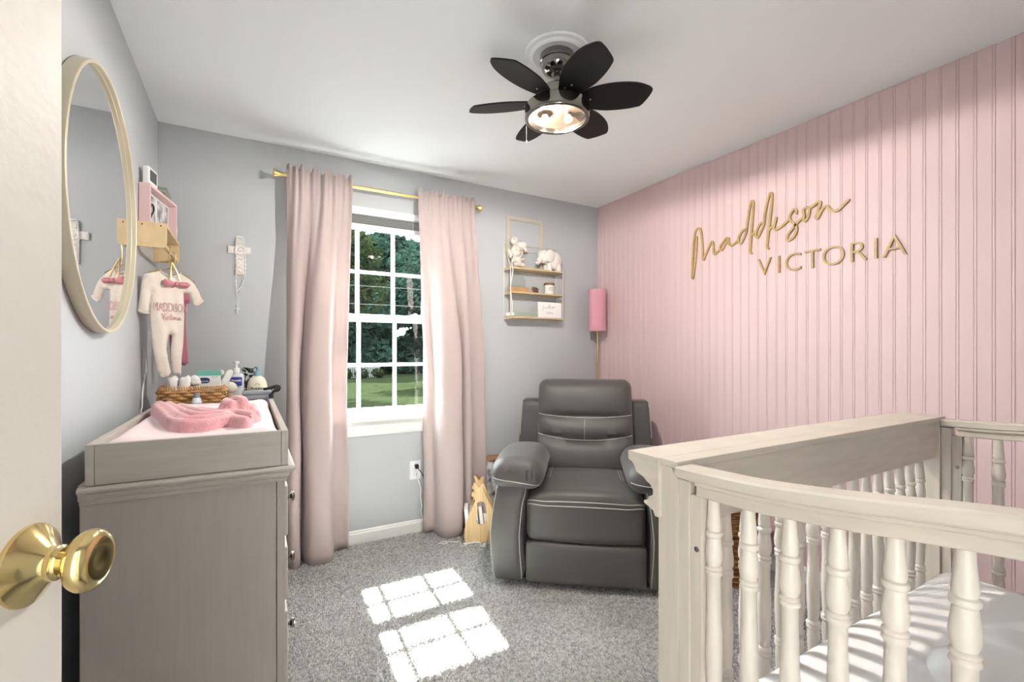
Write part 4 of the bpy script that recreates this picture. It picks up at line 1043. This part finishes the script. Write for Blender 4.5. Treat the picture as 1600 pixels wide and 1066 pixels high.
for z0, z1 in ((.108, .458), (.492, .648), (.682, .828)):
    for y0, y1 in ((DY0 + .028, 2.184), (2.221, DY1 - .028)):
        d = obj('drawer', MB().box(DXR - .015, DXR + .010, y0, y1, z0, z1, .004).box(DXL + .03, DXR - .015, y0 + .02, y1 - .02, z0 + .02, z1 - .02), 'dress', t)
        for yy in (y0 + .095, y1 - .095):
            zz = (z0 + z1) / 2
            zz = {.108: .37, .492: .579, .682: .769}[z0]
            obj('knob', MB().lathe([(0, .0), (.017, 0), (.017, .003), (.007, .005), (.006, .012), (.012, .015), (.0155, .019), (.014, .024), (.008, .027), (0, .0275)], 20, (DXR + .009, yy, zz), Matrix.Rotation(PI / 2, 3, 'Y')), 'gun', d)
for y in (DY0 + .01, DY1 - .05):
    obj('foot', MB().box(DXL, DXL + .04, y, y + .04, 0, .05, .003), 'dress', t)
obj('apron', MB().prism([(DY0 + .021, .0), (DY0 + .09, .0), (DY0 + .12, .035), (DY1 - .12, .035), (DY1 - .09, .0), (DY1 - .021, .0), (DY1 - .021, .05), (DY0 + .021, .05)], DXR - .018, DXR, lambda a, b_, d: (d, a, b_)), 'dress', t)

# changing tray on top
TX0, TX1, TY0, TY1 = -.345, .097, 1.476, 2.47
t = thing('changing_tray', 'open greige wooden changing tray set on top of the dresser', 'tray', (-.12, 1.97, .90))
obj('front_board', MB().box(TX0 + .018, TX1 - .018, TY0, TY0 + .016, .900, 1.000, .0012), 'dress', t)
obj('rear_board', MB().box(TX0 + .018, TX1 - .018, TY1 - .016, TY1, .900, .985, .0012), 'dress', t)
obj('side_board', MB().box(TX0, TX0 + .0175, TY0 - .001, TY1, .900, 1.000, .0012), 'dress', t)
obj('side_board', MB().box(TX1 - .0175, TX1, TY0 - .001, TY1, .900, 1.000, .0012), 'dress', t)
obj('tray_bottom', MB().box(TX0 + .018, TX1 - .018, TY0 + .016, TY1 - .016, .9005, .908), 'dress', t)
# changing pad
def padfn(p):
    q = Vector(p)
    if p.z > 0:
        e = abs(p.x) / .202
        q.z += -.018 * (1 - e ** 2) * min(1, (.47 - abs(p.y)) / .12 if abs(p.y) < .47 else 0)
        q.z += .0035 * noise.noise(Vector((p.x * 9, p.y * 9, 1))) + .004 * math.sin(p.y * 14 + p.x * 9) * max(0, p.x / .2)
    return q
solo('changing_pad', MB().rbox((-.124, 1.965, .957), (.199, .463, .048), .035, 26, padfn), 'padc', 'pale pink covered changing pad lying in the wooden tray', 'changing pad', None, 80)
# crumpled fleece garment
FO = [(-.318, 2.16), (-.300, 2.04), (-.268, 1.93), (-.240, 1.80), (-.205, 1.69), (-.165, 1.645), (-.11, 1.64), (-.065, 1.69), (-.045, 1.655), (-.012, 1.60), (.008, 1.63), (.012, 1.70), (.032, 1.74), (.035, 1.80), (.008, 1.84), (.030, 1.93), (.028, 2.02), (-.02, 2.09), (-.08, 2.08), (-.13, 2.03), (-.18, 2.12), (-.25, 2.21), (-.30, 2.22)]
FO = [tuple(p)[:2] for p in spline([(a, b_, 0) for a, b_ in FO], 4, True)]
RID = [([(-.305, 2.14), (-.268, 1.98), (-.218, 1.76), (-.165, 1.675), (-.115, 1.672), (-.060, 1.72)], .026, .012),
       ([(-.290, 2.15), (-.250, 2.03), (-.207, 1.84), (-.165, 1.73), (-.125, 1.725), (-.075, 1.745)], .020, .026),
       ([(-.265, 2.16), (-.226, 2.03), (-.180, 1.88), (-.137, 1.80), (-.075, 1.80)], .020, .026),
       ([(-.225, 2.13), (-.173, 1.99), (-.12, 1.88), (-.07, 1.85)], .022, .022),
       ([(-.160, 2.05), (-.115, 1.97), (-.07, 1.92)], .020, .018),
       ([(-.080, 1.90), (-.058, 1.78), (-.035, 1.69), (-.010, 1.625)], .022, .016),
       ([(-.055, 1.90), (-.025, 1.82), (.002, 1.74), (.016, 1.70)], .020, .020),
       ([(-.030, 1.92), (.002, 1.86), (.022, 1.80)], .016, .014),
       ([(-.075, 2.05), (-.072, 1.97), (-.055, 1.93)], .028, .040),
       ([(-.050, 2.06), (-.030, 2.00), (-.020, 1.93)], .024, .052),
       ([(-.010, 2.06), (.010, 1.98), (.005, 1.92)], .018, .020)]
def fold(a, y):
    # rolled folds of cloth: the highest of the ridges here
    q = Vector((a, y)); h = .009
    for P, R, H in RID:
        best = 1e9
        for k in range(len(P) - 1):
            p0 = Vector(P[k]); ab = Vector(P[k + 1]) - p0
            t_ = max(0, min(1, (q - p0).dot(ab) / ab.length_squared))
            dd = q - p0 - ab * t_; best = min(best, math.hypot(dd.x, dd.y * .8))
        if best < R: h = max(h, (H * .9 + R * .95 * math.sqrt(max(0, 1 - (best / R) ** 2))) * (1 - .55 * (best / R) ** 4))
    return h + .002 * noise.noise(Vector((a * 30, y * 20, 3)))
def zpad(a, y): return 1.002 - .018 * (1 - min(1, abs(a + .124) / .202) ** 2)
solo('fleece_garment', puff(FO, .004, .0078, lambda a, y, h: (a, y, zpad(a, y) + h if h > 0 else zpad(a, y) + .001), .0, .4, .03, fold), 'fleece', 'rumpled pink fleece baby garment lying on the changing pad', 'garment', None, 85)

# things at the back of the dresser
ZD = .8997
for k, (x, y, w_, lean) in enumerate(((-.300, 2.600, .020, -.05), (-.262, 2.590, .022, .12))):
    mb = MB().rbox((x, y, 1.035), (w_, .030, .078), .018, 10, lambda p, l=lean: p + Vector((l * p.z, 0, .004 * math.sin(p.x * 200))))
    solo('rolled_diaper', mb, 'sheet', ['white rolled diaper at the left end of the seagrass basket', 'white rolled diaper leaning beside the first in the seagrass basket'][k], 'diaper', 'rolled diapers in the basket')
b = MB()
for k in range(16):
    a = random.random() * 6.28; b.ell((-.214 + .022 * math.cos(a) * random.random(), 2.600 + .025 * math.sin(a), 1.075 + .028 * random.random()), (.016, .016, .014), 10, 8)
b.ell((-.214, 2.605, 1.02), (.026, .032, .07), 14, 10)
stuff_o = solo('cotton_puff', b, 'sheet', 'ruffled white cotton bundle in the middle of the seagrass basket', 'cotton')
t = thing('nursing_pad_box', 'white carton with teal lid and navy oval in the seagrass basket', 'box', (-.165, 2.61, .985))
obj('carton', MB().box(-.212, -.120, 2.588, 2.645, .985, 1.116, .002), 'white', t)
obj('lid', MB().box(-.2135, -.1185, 2.5865, 2.6465, 1.112, 1.134, .002), 'teal', t)
obj('oval_mark', MB().prism([(-.185 + .023 * math.copysign(abs(math.cos(k * PI / 12)) ** .7, math.cos(k * PI / 12)), 1.094 + .0135 * math.copysign(abs(math.sin(k * PI / 12)) ** .7, math.sin(k * PI / 12)) - .004) for k in range(24)], 2.5878, 2.5872, lambda a, b_, d: (a, d, b_)), 'navy', t)
obj('print', text('Lansinoh', .0105, lambda a, b_, d: (-.185 + a, 2.5868, 1.087 + b_), 0), 'white', t)
obj('print', text('disposable', .006, lambda a, b_, d: (-.143 + a, 2.5868, 1.106 + b_), 0), 'navy', t)
for k, (x, y, l) in enumerate(((-.128, 2.66, .12), (-.112, 2.63, .32), (-.104, 2.66, .30))):
    mb = MB().tube([(x - .10 * l, y, .97), (x, y, 1.07), (x + .08 * l, y, 1.128), (x + .09 * l, y, 1.136)], [.012, .014, .012, .005], 12)
    solo('rolled_cloth', mb, 'sheet', ['first white rolled cloth at the right end of the seagrass basket', 'nearest white rolled cloth leaning out of the seagrass basket', 'white rolled cloth leaning farthest right out of the basket'][k], 'cloth', 'rolled cloths in the basket')
def bottle(name, label, x, y, prof, body, parts):
    t = thing(name, label, 'bottle', (x, y, ZD))
    obj('body', MB().lathe(prof, 32, (x, y, ZD), Matrix.Diagonal((1, .62, 1))), body, t)
    for nm, mb, m in parts: obj(nm, mb, m, t)
    return t
bx, by = -.060, 2.80
pump = MB().lathe([(0, .213), (.016, .213), (.016, .236), (.013, .240), (.006, .241), (.006, .262), (.013, .263), (.014, .272), (.010, .276), (0, .276)], 20, (bx, by, ZD)).box(bx - .005, bx + .005, by - .045, by, ZD + .263, ZD + .273, .003)
def lblf(u, v):
    a = -.029 + .058 * u; zb = .150 - .006 * (1 - (a / .029) ** 2); zt = .192 + .002 * (1 - (a / .029) ** 2)
    return (bx + .0356 * math.sin(a / .0352), by - (.0220 * math.cos(a / .0352)) - .0010, ZD + zb + (zt - zb) * v)
lbl = grid_sheet(14, 2, lblf)
tx_ = text('Mustela', .0155, lambda a, b_, d: (bx + .0352 * math.sin(a / .0352), by - .0222 * math.cos(a / .0352) - .0022, ZD + .176 + b_), 0, None, .0004)
ln_ = text('baby gentle', .009, lambda a, b_, d: (bx + .0352 * math.sin(a / .0352), by - .0222 * math.cos(a / .0352) - .0018, ZD + .140 + b_), 0)
dk_ = MB().tube([(bx + .004 + .008 * math.cos(k * PI / 8), by - .0245, ZD + .085 + .007 * math.sin(k * PI / 8)) for k in range(16)], .0008, 5, True)
bottle('pump_bottle', 'pale pump bottle with dark blue label behind the seagrass basket', bx, by,
       [(0, 0), (.033, 0), (.0355, .004), (.0355, .195), (.034, .205), (.026, .212), (.014, .214), (.014, .216), (0, .216)], 'clearb',
       [('pump', pump, 'white'), ('label', lbl, 'blue'), ('brand_print', tx_, 'white'), ('print', ln_, 'blue'), ('emblem', dk_, 'ink')])
bx2, by2 = .036, 2.785
pump = MB().lathe([(0, .200), (.019, .200), (.0195, .203), (.018, .220), (.013, .223), (.006, .224), (.006, .236), (.012, .237), (.012, .247), (0, .248)], 20, (bx2, by2, ZD)).box(bx2 - .0045, bx2 + .0045, by2 - .04, by2, ZD + .237, ZD + .246, .003)
def fb(a, z, d=0): return (bx2 + .047 * math.sin(a / .047), by2 - .0293 * math.cos(a / .047) - .0015 - d, ZD + z)
av = text('Aveeno', .022, lambda a, b_, d: fb(a, .1335 + b_, .0006), 0, None, .0003)
ar_ = MB()
for rr in (.008, .011, .014): ar_.tube([fb(rr * math.cos(k * PI / 10), .149 + .8 * rr * math.sin(k * PI / 10), -.001) for k in range(11)], .0006, 5)
bottle('lotion_bottle', 'cream lotion bottle with dusty blue pump behind the gray dispenser', bx2, by2,
       [(0, 0), (.044, 0), (.047, .005), (.0475, .10), (.0470, .135), (.043, .165), (.034, .184), (.022, .194), (.0175, .197), (.0175, .204), (0, .204)], 'creamb',
       [('pump', pump, 'pumpb'), ('brand_print', av, 'ink'), ('emblem', ar_, 'greyink')])
t = thing('potted_plant', 'small dark green leafy plant between the two pump bottles', 'plant', (-.006, 2.865, ZD))
obj('pot', MB().lathe([(0, 0), (.026, 0), (.033, .05), (.034, .06), (.030, .06), (.029, .055), (0, .055)], 20, (-.006, 2.865, ZD)), 'ceram', t)
b = MB(); sb = MB()
for k in range(130):
    a = random.random() * 6.28; zz = .07 + random.random() * .16; rr = .008 + .022 * random.random() * (1 - abs(zz - .14) / .18)
    c = Vector((-.006 + rr * math.cos(a), 2.865 + rr * math.sin(a), ZD + zz))
    d = Vector((math.cos(a), math.sin(a), .7)).normalized(); s_ = d.cross(Vector((0, 0, 1))).normalized()
    u_ = s_.cross(d)
    ln = .026
    b.add([c, c + d * ln * .5 + s_ * .008 + u_ * .002, c + d * ln, c + d * ln * .5 - s_ * .008 + u_ * .002], [(0, 1, 2), (0, 2, 3)])
stuff(obj('foliage', b, 'green', t))
for k in range(5):
    a = k * 1.26; sb.tube([(-.006, 2.865, ZD + .05), (-.006 + .012 * math.cos(a), 2.865 + .012 * math.sin(a), ZD + .13), (-.006 + .016 * math.cos(a), 2.865 + .016 * math.sin(a), ZD + .20)], .0015, 5)
obj('stems', sb, 'green', t)
t = thing('soft_brush', 'cream domed baby brush standing between basket and pump bottle', 'brush', (-.088, 2.69, ZD))
obj('bristle_dome', MB().ell((-.083, 2.69, 1.045), (.030, .028, .030), 20, 14, Matrix.Rotation(.5, 3, 'Y')), 'creamb', t)
obj('handle', MB().tube([(-.088, 2.69, ZD), (-.088, 2.69, .98), (-.086, 2.69, 1.03)], [.010, .012, .016], 12), 'pine', t)
t = thing('wipes_dispenser', 'gray baby wipes dispenser with front panel beside the tray end', 'dispenser', (.032, 2.56, ZD))
obj('case', MB().rbox((.032, 2.565, .962), (.062, .062, .063), .016, 10), 'grayl', t)
obj('front_panel', MB().rbox((.030, 2.5035, .958), (.047, .005, .046), .004, 6), 'graym', t)
obj('lid', MB().rbox((.032, 2.565, 1.026), (.063, .063, .010), .009, 8), 'grayl', t)
obj('lid_tab', MB().box(.012, .018, 2.4975, 2.501, .985, 1.0, .001), 'hole', t)
t = thing('black_strap', 'black looped strap lying over the corner of the gray dispenser', 'strap', (.10, 2.49, 1.0))
b = MB()
lp = spline([(.060, 2.50, 1.046), (.085, 2.485, 1.052), (.110, 2.475, 1.060), (.124, 2.47, 1.056), (.122, 2.475, 1.042), (.104, 2.483, 1.036), (.092, 2.487, 1.022), (.085, 2.49, 1.010)], 6)
b.tube(lp, .0065, 8, False, (1, .7, 1))
obj('band', b, 'blackm', t); obj('clasp', MB().rbox((.116, 2.472, 1.053), (.014, .006, .011), .004, 5).rbox((.090, 2.488, 1.014), (.010, .006, .011), .004, 5), 'blackm', t)
t = thing('small_bottle', 'small clear bottle with round blue label before the seagrass basket', 'bottle', (-.206, 2.502, ZD))
obj('body', MB().lathe([(0, 0), (.020, 0), (.021, .003), (.021, .095), (.016, .115), (.010, .120), (0, .120)], 24, (-.206, 2.502, ZD)), 'clearb', t)
obj('cap', MB().lathe([(0, .118), (.0115, .118), (.0115, .140), (0, .141)], 18, (-.206, 2.502, ZD)), 'grayl', t)
obj('label', MB().lathe([(.0213, .055), (.0216, .056), (.0216, .094), (.0213, .095)], 24, (-.206, 2.502, ZD), None, False), 'blue', t)

# ------------------------------------------------------------------ crib
CX0, CX1 = .765, 2.105
AT = [(.70, 0), (.62, .001), (.49, .006), (.36, .021), (.265, .036), (.167, .050), (.08, .055), (0, .045), (-.07, .020), (-.12, .004), (-.16, 0)]
def arch(y):
    for (y0, a0), (y1, a1) in zip(AT, AT[1:]):
        if y0 >= y >= y1:
            f = (y0 - y) / (y0 - y1); return a0 + (a1 - a0) * f
    return 0
AS = [(y, sum(arch(y + d) for d in (-.04, -.02, 0, .02, .04)) / 5) for y in [(.66 - .02 * k) for k in range(41)]]
def archs(y):
    return sum(arch(y + d) for d in (-.04, -.02, 0, .02, .04)) / 5
t = thing('crib', 'weathered white wooden crib with turned spindles and molded back panel', 'crib', (1.43, .28, 0))
CROWN = [(0.790, 1.000), (0.789, 0.981), (0.776, 0.976), (0.768, 0.965), (0.764, 0.957), (0.742, 0.950), (0.733, 0.943), (0.722, 0.938), (0.715, 0.928), (0.715, 0.919), (0.722, 0.913), (0.728, 0.911), (0.728, 0.905), (0.741, 0.899), (0.741, 0.894), (0.728, 0.890), (0.714, 0.884), (0.709, 0.874), (.700, .874), (.700, 1.000)]
obj('crown_molding', MB().prism(CROWN, CX0 - .010, CX1 + .012, lambda a, b_, d: (d, a, b_)), 'crib', t)
obj('top_cap', MB().box(CX0 - .004, CX1 + .006, .655, .7005, .985, 1.000, .0015), 'crib', t)
obj('back_panel', MB().box(CX0 + .034, CX1 - .034, .668, .698, .857, .986), 'crib', t)
for x0 in (CX0, CX1 - .036):
    obj('back_stile', MB().box(x0, x0 + .036, .6565, .709, .0, .986, .0015), 'cribv', t)
obj('bottom_rail', MB().box(CX0 + .036, CX1 - .036, .668, .698, .26, .40, .003), 'crib', t)
SPN = [(0, 0), (.0105, 0), (.011, -.02), (.0135, -.05), (.0140, -.058), (.0125, -.0635), (.0158, -.066), (.0165, -.070), (.0158, -.074), (.0128, -.077), (.0145, -.09), (.0168, -.108), (.0162, -.122), (.0125, -.1315), (.0158, -.134), (.0165, -.1375), (.0140, -.141), (.0162, -.1445), (.0165, -.148), (.0130, -.153), (.0132, -.19)]
def spindle(L):
    low = [(.0155, -.25), (.0160, -.28), (.0140, -.33), (.0122, -.356), (.0158, -.360), (.0165, -.364), (.0140, -.367), (.0162, -.371), (.0165, -.375), (.0125, -.380), (.0150, -.40), (.0125, -.435), (.0118, -.46), (0, -.46)]
    k = (L - .19) / .27
    return SPN + [(r, -.19 + (z + .19) * k) for r, z in low]
OFFc = OFF[t.name]
def place_spindles(xs_ys, zt, zb, lengths):
    cache = {}
    for (x, y), a in zip(xs_ys, lengths):
        L_ = round(zt + a - zb, 3)
        if L_ not in cache:
            OFF[t.name] = Vector((0, 0, 0)); o = obj('spindle', MB().lathe(spindle(L_), 20), 'spind', t); OFF[t.name] = OFFc; cache[L_] = o
            o.location = Vector((x, y, zt + a)) - OFFc
        else: inst(cache[L_], t, Vector((x, y, zt + a)) - OFFc)
bs = [.882 + .0735 * k for k in range(16)]
place_spindles([(x, .683) for x in bs], .8575, .399, [0] * 16)
es = [.591 - .073 * k for k in range(10)]
ENDS = ((CX0 - .010, CX0 + .040, CX0, CX0 + .030), (CX1 - .036, CX1 + .014, CX1 - .030, CX1))
for ci, (c0, c1, p0, p1) in enumerate(ENDS):
    obj('end_post', MB().box(p0, p1 + .004, .629, .656, 0, .966, .0015), 'cribv', t)
    obj('inner_stile', MB().box(p0 + .004, p1, .603, .629, .26, .940, .0015), 'cribv', t)
    obj('bolt', MB().lathe([(0, 0), (.0055, 0), (.0055, .001), (.0035, .0015), (0, .0012)], 16, ((p0 + .0038) if ci == 0 else p0 + .0038, .614, .835), Matrix.Rotation(-PI / 2, 3, 'Y')), 'nickel', t)
    obj('front_post', MB().box(p0, p1 + .006, -.172, -.122, 0, .966, .002), 'cribv', t)
    ys = [.655 - .0207 * k for k in range(41)]
    def sweep(x0, x1, zt, zb, y_list, bev=.004):
        mb = MB(); vs = []
        sec = [(x0, zb + bev), (x0, zt - bev), (x0 + bev, zt), (x1 - bev, zt), (x1, zt - bev), (x1, zb + bev), (x1 - bev, zb), (x0 + bev, zb)]
        for y in y_list:
            a = archs(y)
            vs += [(x, y, z + a) for x, z in sec]
        m = len(sec); fs = []
        for k in range(len(y_list) - 1):
            for i in range(m): fs.append((k * m + i, k * m + (i + 1) % m, (k + 1) * m + (i + 1) % m, (k + 1) * m + i))
        fs.append(tuple(range(m))); fs.append(tuple(range(len(y_list) * m - 1, (len(y_list) - 1) * m - 1, -1)))
        return mb.add(vs, fs)
    obj('top_rail', sweep(c0, c1, .992, .968, ys), 'crib', t)
    obj('rail_molding', sweep(p0 - .004, p1 + .003, .969, .960, [y for y in ys if -.122 < y < .63], .002), 'crib', t)
    obj('end_rail', sweep(p0 + .003, p1 - .002, .962, .938, [y for y in ys if -.122 < y < .628] + [-.122], .002), 'crib', t)
    obj('bottom_rail', MB().box(p0 + .002, p1 - .002, -.122, .603, .26, .40, .003), 'crib', t)
    place_spindles([((p0 + p1) / 2 + (.010 if ci == 0 else 0), y) for y in es], .939, .399, [round(archs(y), 3) for y in es])
obj('front_rail', MB().box(CX0 + .03, CX1 - .03, -.165, -.130, .70, .76, .004).box(CX0 + .03, CX1 - .03, -.162, -.132, .26, .40, .003), 'crib', t)
def matf(p):
    q = Vector(p)
    if p.z > 0: q.z += .012 * (1 - (p.x / .62) ** 4) * (1 - (p.y / .36) ** 4) + .0025 * noise.noise(Vector((p.x * 6, p.y * 6, 0)))
    return q
solo('crib_mattress', MB().rbox((1.436, .266, .420), (.628, .388, .074), .05, 30, matf), 'sheet', 'white sheeted mattress inside the weathered white crib', 'mattress', None, 80)
BO = [(1.22, .30), (1.30, .42), (1.42, .47), (1.55, .44), (1.68, .46), (1.76, .36), (1.74, .20), (1.66, .05), (1.50, .0), (1.34, .04), (1.24, .16)]
BO = [tuple(p)[:2] for p in spline([(a, b_, 0) for a, b_ in BO], 5, True)]
def bl_(a, y): return .018 * math.sin((a * .8 + y * .7) * 46 + 3 * noise.noise(Vector((a * 5, y * 5, 2)))) + .022 * noise.noise(Vector((a * 9, y * 9, 5)))
solo('crib_blanket', puff(BO, .045, .016, lambda a, y, h: (a, y, .503 + max(.003, h) if h > 0 else .504), 0, .5, .08, bl_), 'sheet', 'bunched white blanket heaped on the crib mattress', 'blanket', None, 85)

# ------------------------------------------------------------------ outside the window
ZG = -.50
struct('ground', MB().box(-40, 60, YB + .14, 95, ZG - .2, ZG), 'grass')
def leafcloud(blobs, n, size, seed):
    r = random.Random(seed); mb = MB(); tot = sum(b_[3] ** 2 for b_ in blobs)
    for (cx, cy, cz, rad) in blobs:
        for k in range(int(n * rad * rad / tot)):
            while True:
                d = Vector((r.uniform(-1, 1), r.uniform(-1, 1), r.uniform(-1, 1)))
                if .02 < d.length < 1: break
            d = d.normalized() * (d.length ** .4)
            c = Vector((cx, cy, cz)) + Vector((d.x * rad, d.y * rad, d.z * rad * .75))
            u = Vector((r.gauss(0, 1), r.gauss(0, 1), r.gauss(0, .6))).normalized(); v = u.cross(Vector((r.gauss(0, 1), r.gauss(0, 1), r.gauss(0, 1)))).normalized()
            s_ = size * r.uniform(.6, 1.3)
            mb.add([c - u * s_, c + v * s_ * .45, c + u * s_, c - v * s_ * .45], [(0, 1, 2, 3)])
    return mb
def tree(label, x, y, h, cr, m, n, seed, low=.18, leaf=.22, group='trees beyond the lawn'):
    t = thing('tree', label, 'tree', (x, y, ZG), group)
    r = random.Random(seed)
    tr = [(x, y, ZG), (x + r.uniform(-.2, .2), y, ZG + h * .3), (x + r.uniform(-.3, .3), y, ZG + h * .6), (x, y, ZG + h * .9)]
    b_ = MB().tube(spline(tr, 4), [.28 * h / 10 * (1 - .85 * k / 12) for k in range(13)], 10)
    for k in range(7):
        a = r.uniform(0, 6.28); z0 = ZG + h * r.uniform(.3, .7); L_ = cr * r.uniform(.5, .9)
        b_.tube([(x, y, z0), (x + L_ * .5 * math.cos(a), y + L_ * .5 * math.sin(a), z0 + L_ * .35), (x + L_ * math.cos(a), y + L_ * math.sin(a), z0 + L_ * .55)], [.09, .06, .02], 7)
    obj('trunk', b_, 'bark', t)
    bl2 = []
    for k in range(16):
        a = r.uniform(0, 6.28); zz = r.uniform(low, .92); rr = cr * (1.05 - .75 * abs(zz - .42)) * r.uniform(.2, .75)
        bl2.append((x + rr * math.cos(a), y + rr * math.sin(a), ZG + h * zz, cr * r.uniform(.32, .5)))
    stuff(obj('foliage', leafcloud(bl2, n, leaf, seed), m, t))
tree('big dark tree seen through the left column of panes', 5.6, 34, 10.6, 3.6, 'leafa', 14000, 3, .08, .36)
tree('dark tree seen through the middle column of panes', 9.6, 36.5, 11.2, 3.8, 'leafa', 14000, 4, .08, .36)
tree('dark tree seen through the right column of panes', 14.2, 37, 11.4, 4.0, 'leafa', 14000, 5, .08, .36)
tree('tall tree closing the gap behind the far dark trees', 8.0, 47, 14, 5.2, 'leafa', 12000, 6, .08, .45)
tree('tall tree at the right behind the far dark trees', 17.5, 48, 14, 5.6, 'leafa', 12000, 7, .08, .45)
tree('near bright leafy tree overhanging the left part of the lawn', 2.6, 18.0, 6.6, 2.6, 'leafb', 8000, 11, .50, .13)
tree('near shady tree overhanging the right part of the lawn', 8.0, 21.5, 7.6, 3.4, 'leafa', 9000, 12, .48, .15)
t = thing('picket_fence', 'pale picket fence far across the lawn', 'fence', (6.0, 31.0, ZG))
b = MB()
for k in range(36):
    x = 3.4 + k * .115; b.box(x, x + .06, 30.98, 31.0, ZG, ZG + .85)
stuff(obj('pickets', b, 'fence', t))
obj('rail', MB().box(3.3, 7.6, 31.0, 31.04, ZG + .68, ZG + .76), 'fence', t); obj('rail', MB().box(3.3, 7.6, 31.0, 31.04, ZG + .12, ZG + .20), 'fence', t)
for k, (x, w_) in enumerate(((5.2, .4), (6.2, .42), (7.2, .38))):
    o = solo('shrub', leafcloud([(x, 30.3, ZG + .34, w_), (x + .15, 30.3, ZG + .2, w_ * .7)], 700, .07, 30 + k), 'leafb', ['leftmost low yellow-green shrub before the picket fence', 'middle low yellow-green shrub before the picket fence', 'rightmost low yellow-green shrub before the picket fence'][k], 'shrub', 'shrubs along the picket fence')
    stuff
t = thing('neighbor_house', 'brown house far behind the picket fence', 'house', (2.5, 38, ZG))
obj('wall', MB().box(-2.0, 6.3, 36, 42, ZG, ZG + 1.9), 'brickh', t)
obj('roof', MB().prism([(35.6, ZG + 1.9), (42.4, ZG + 1.9), (39, ZG + 3.4)], -2.3, 6.6, lambda a, b_, d: (d, a, b_)), 'roofm', t)
obj('window', MB().box(4.6, 5.4, 35.96, 36.0, ZG + .6, ZG + 1.4), 'vinyl', t)
for k, z in enumerate((3.16, 2.62)):
    b = MB().tube(spline([(-12, 14, z + .5), (0, 14, z + .05), (4, 14, z), (10, 14, z + .06), (24, 14, z + .7)], 6), .005, 6)
    solo('utility_cable', b, 'fence', ['upper of the two cables crossing before the trees', 'lower of the two cables crossing before the trees'][k], 'cable', 'cables outside the window')
for k, x in enumerate((-12, 24)):
    solo('utility_pole', MB().lathe([(0, ZG), (.13, ZG), (.10, 4.6), (0, 4.6)], 12, (x, 14, 0)), 'bark', ['utility pole at the left end of the cables', 'utility pole at the right end of the cables'][k], 'pole', 'utility poles')
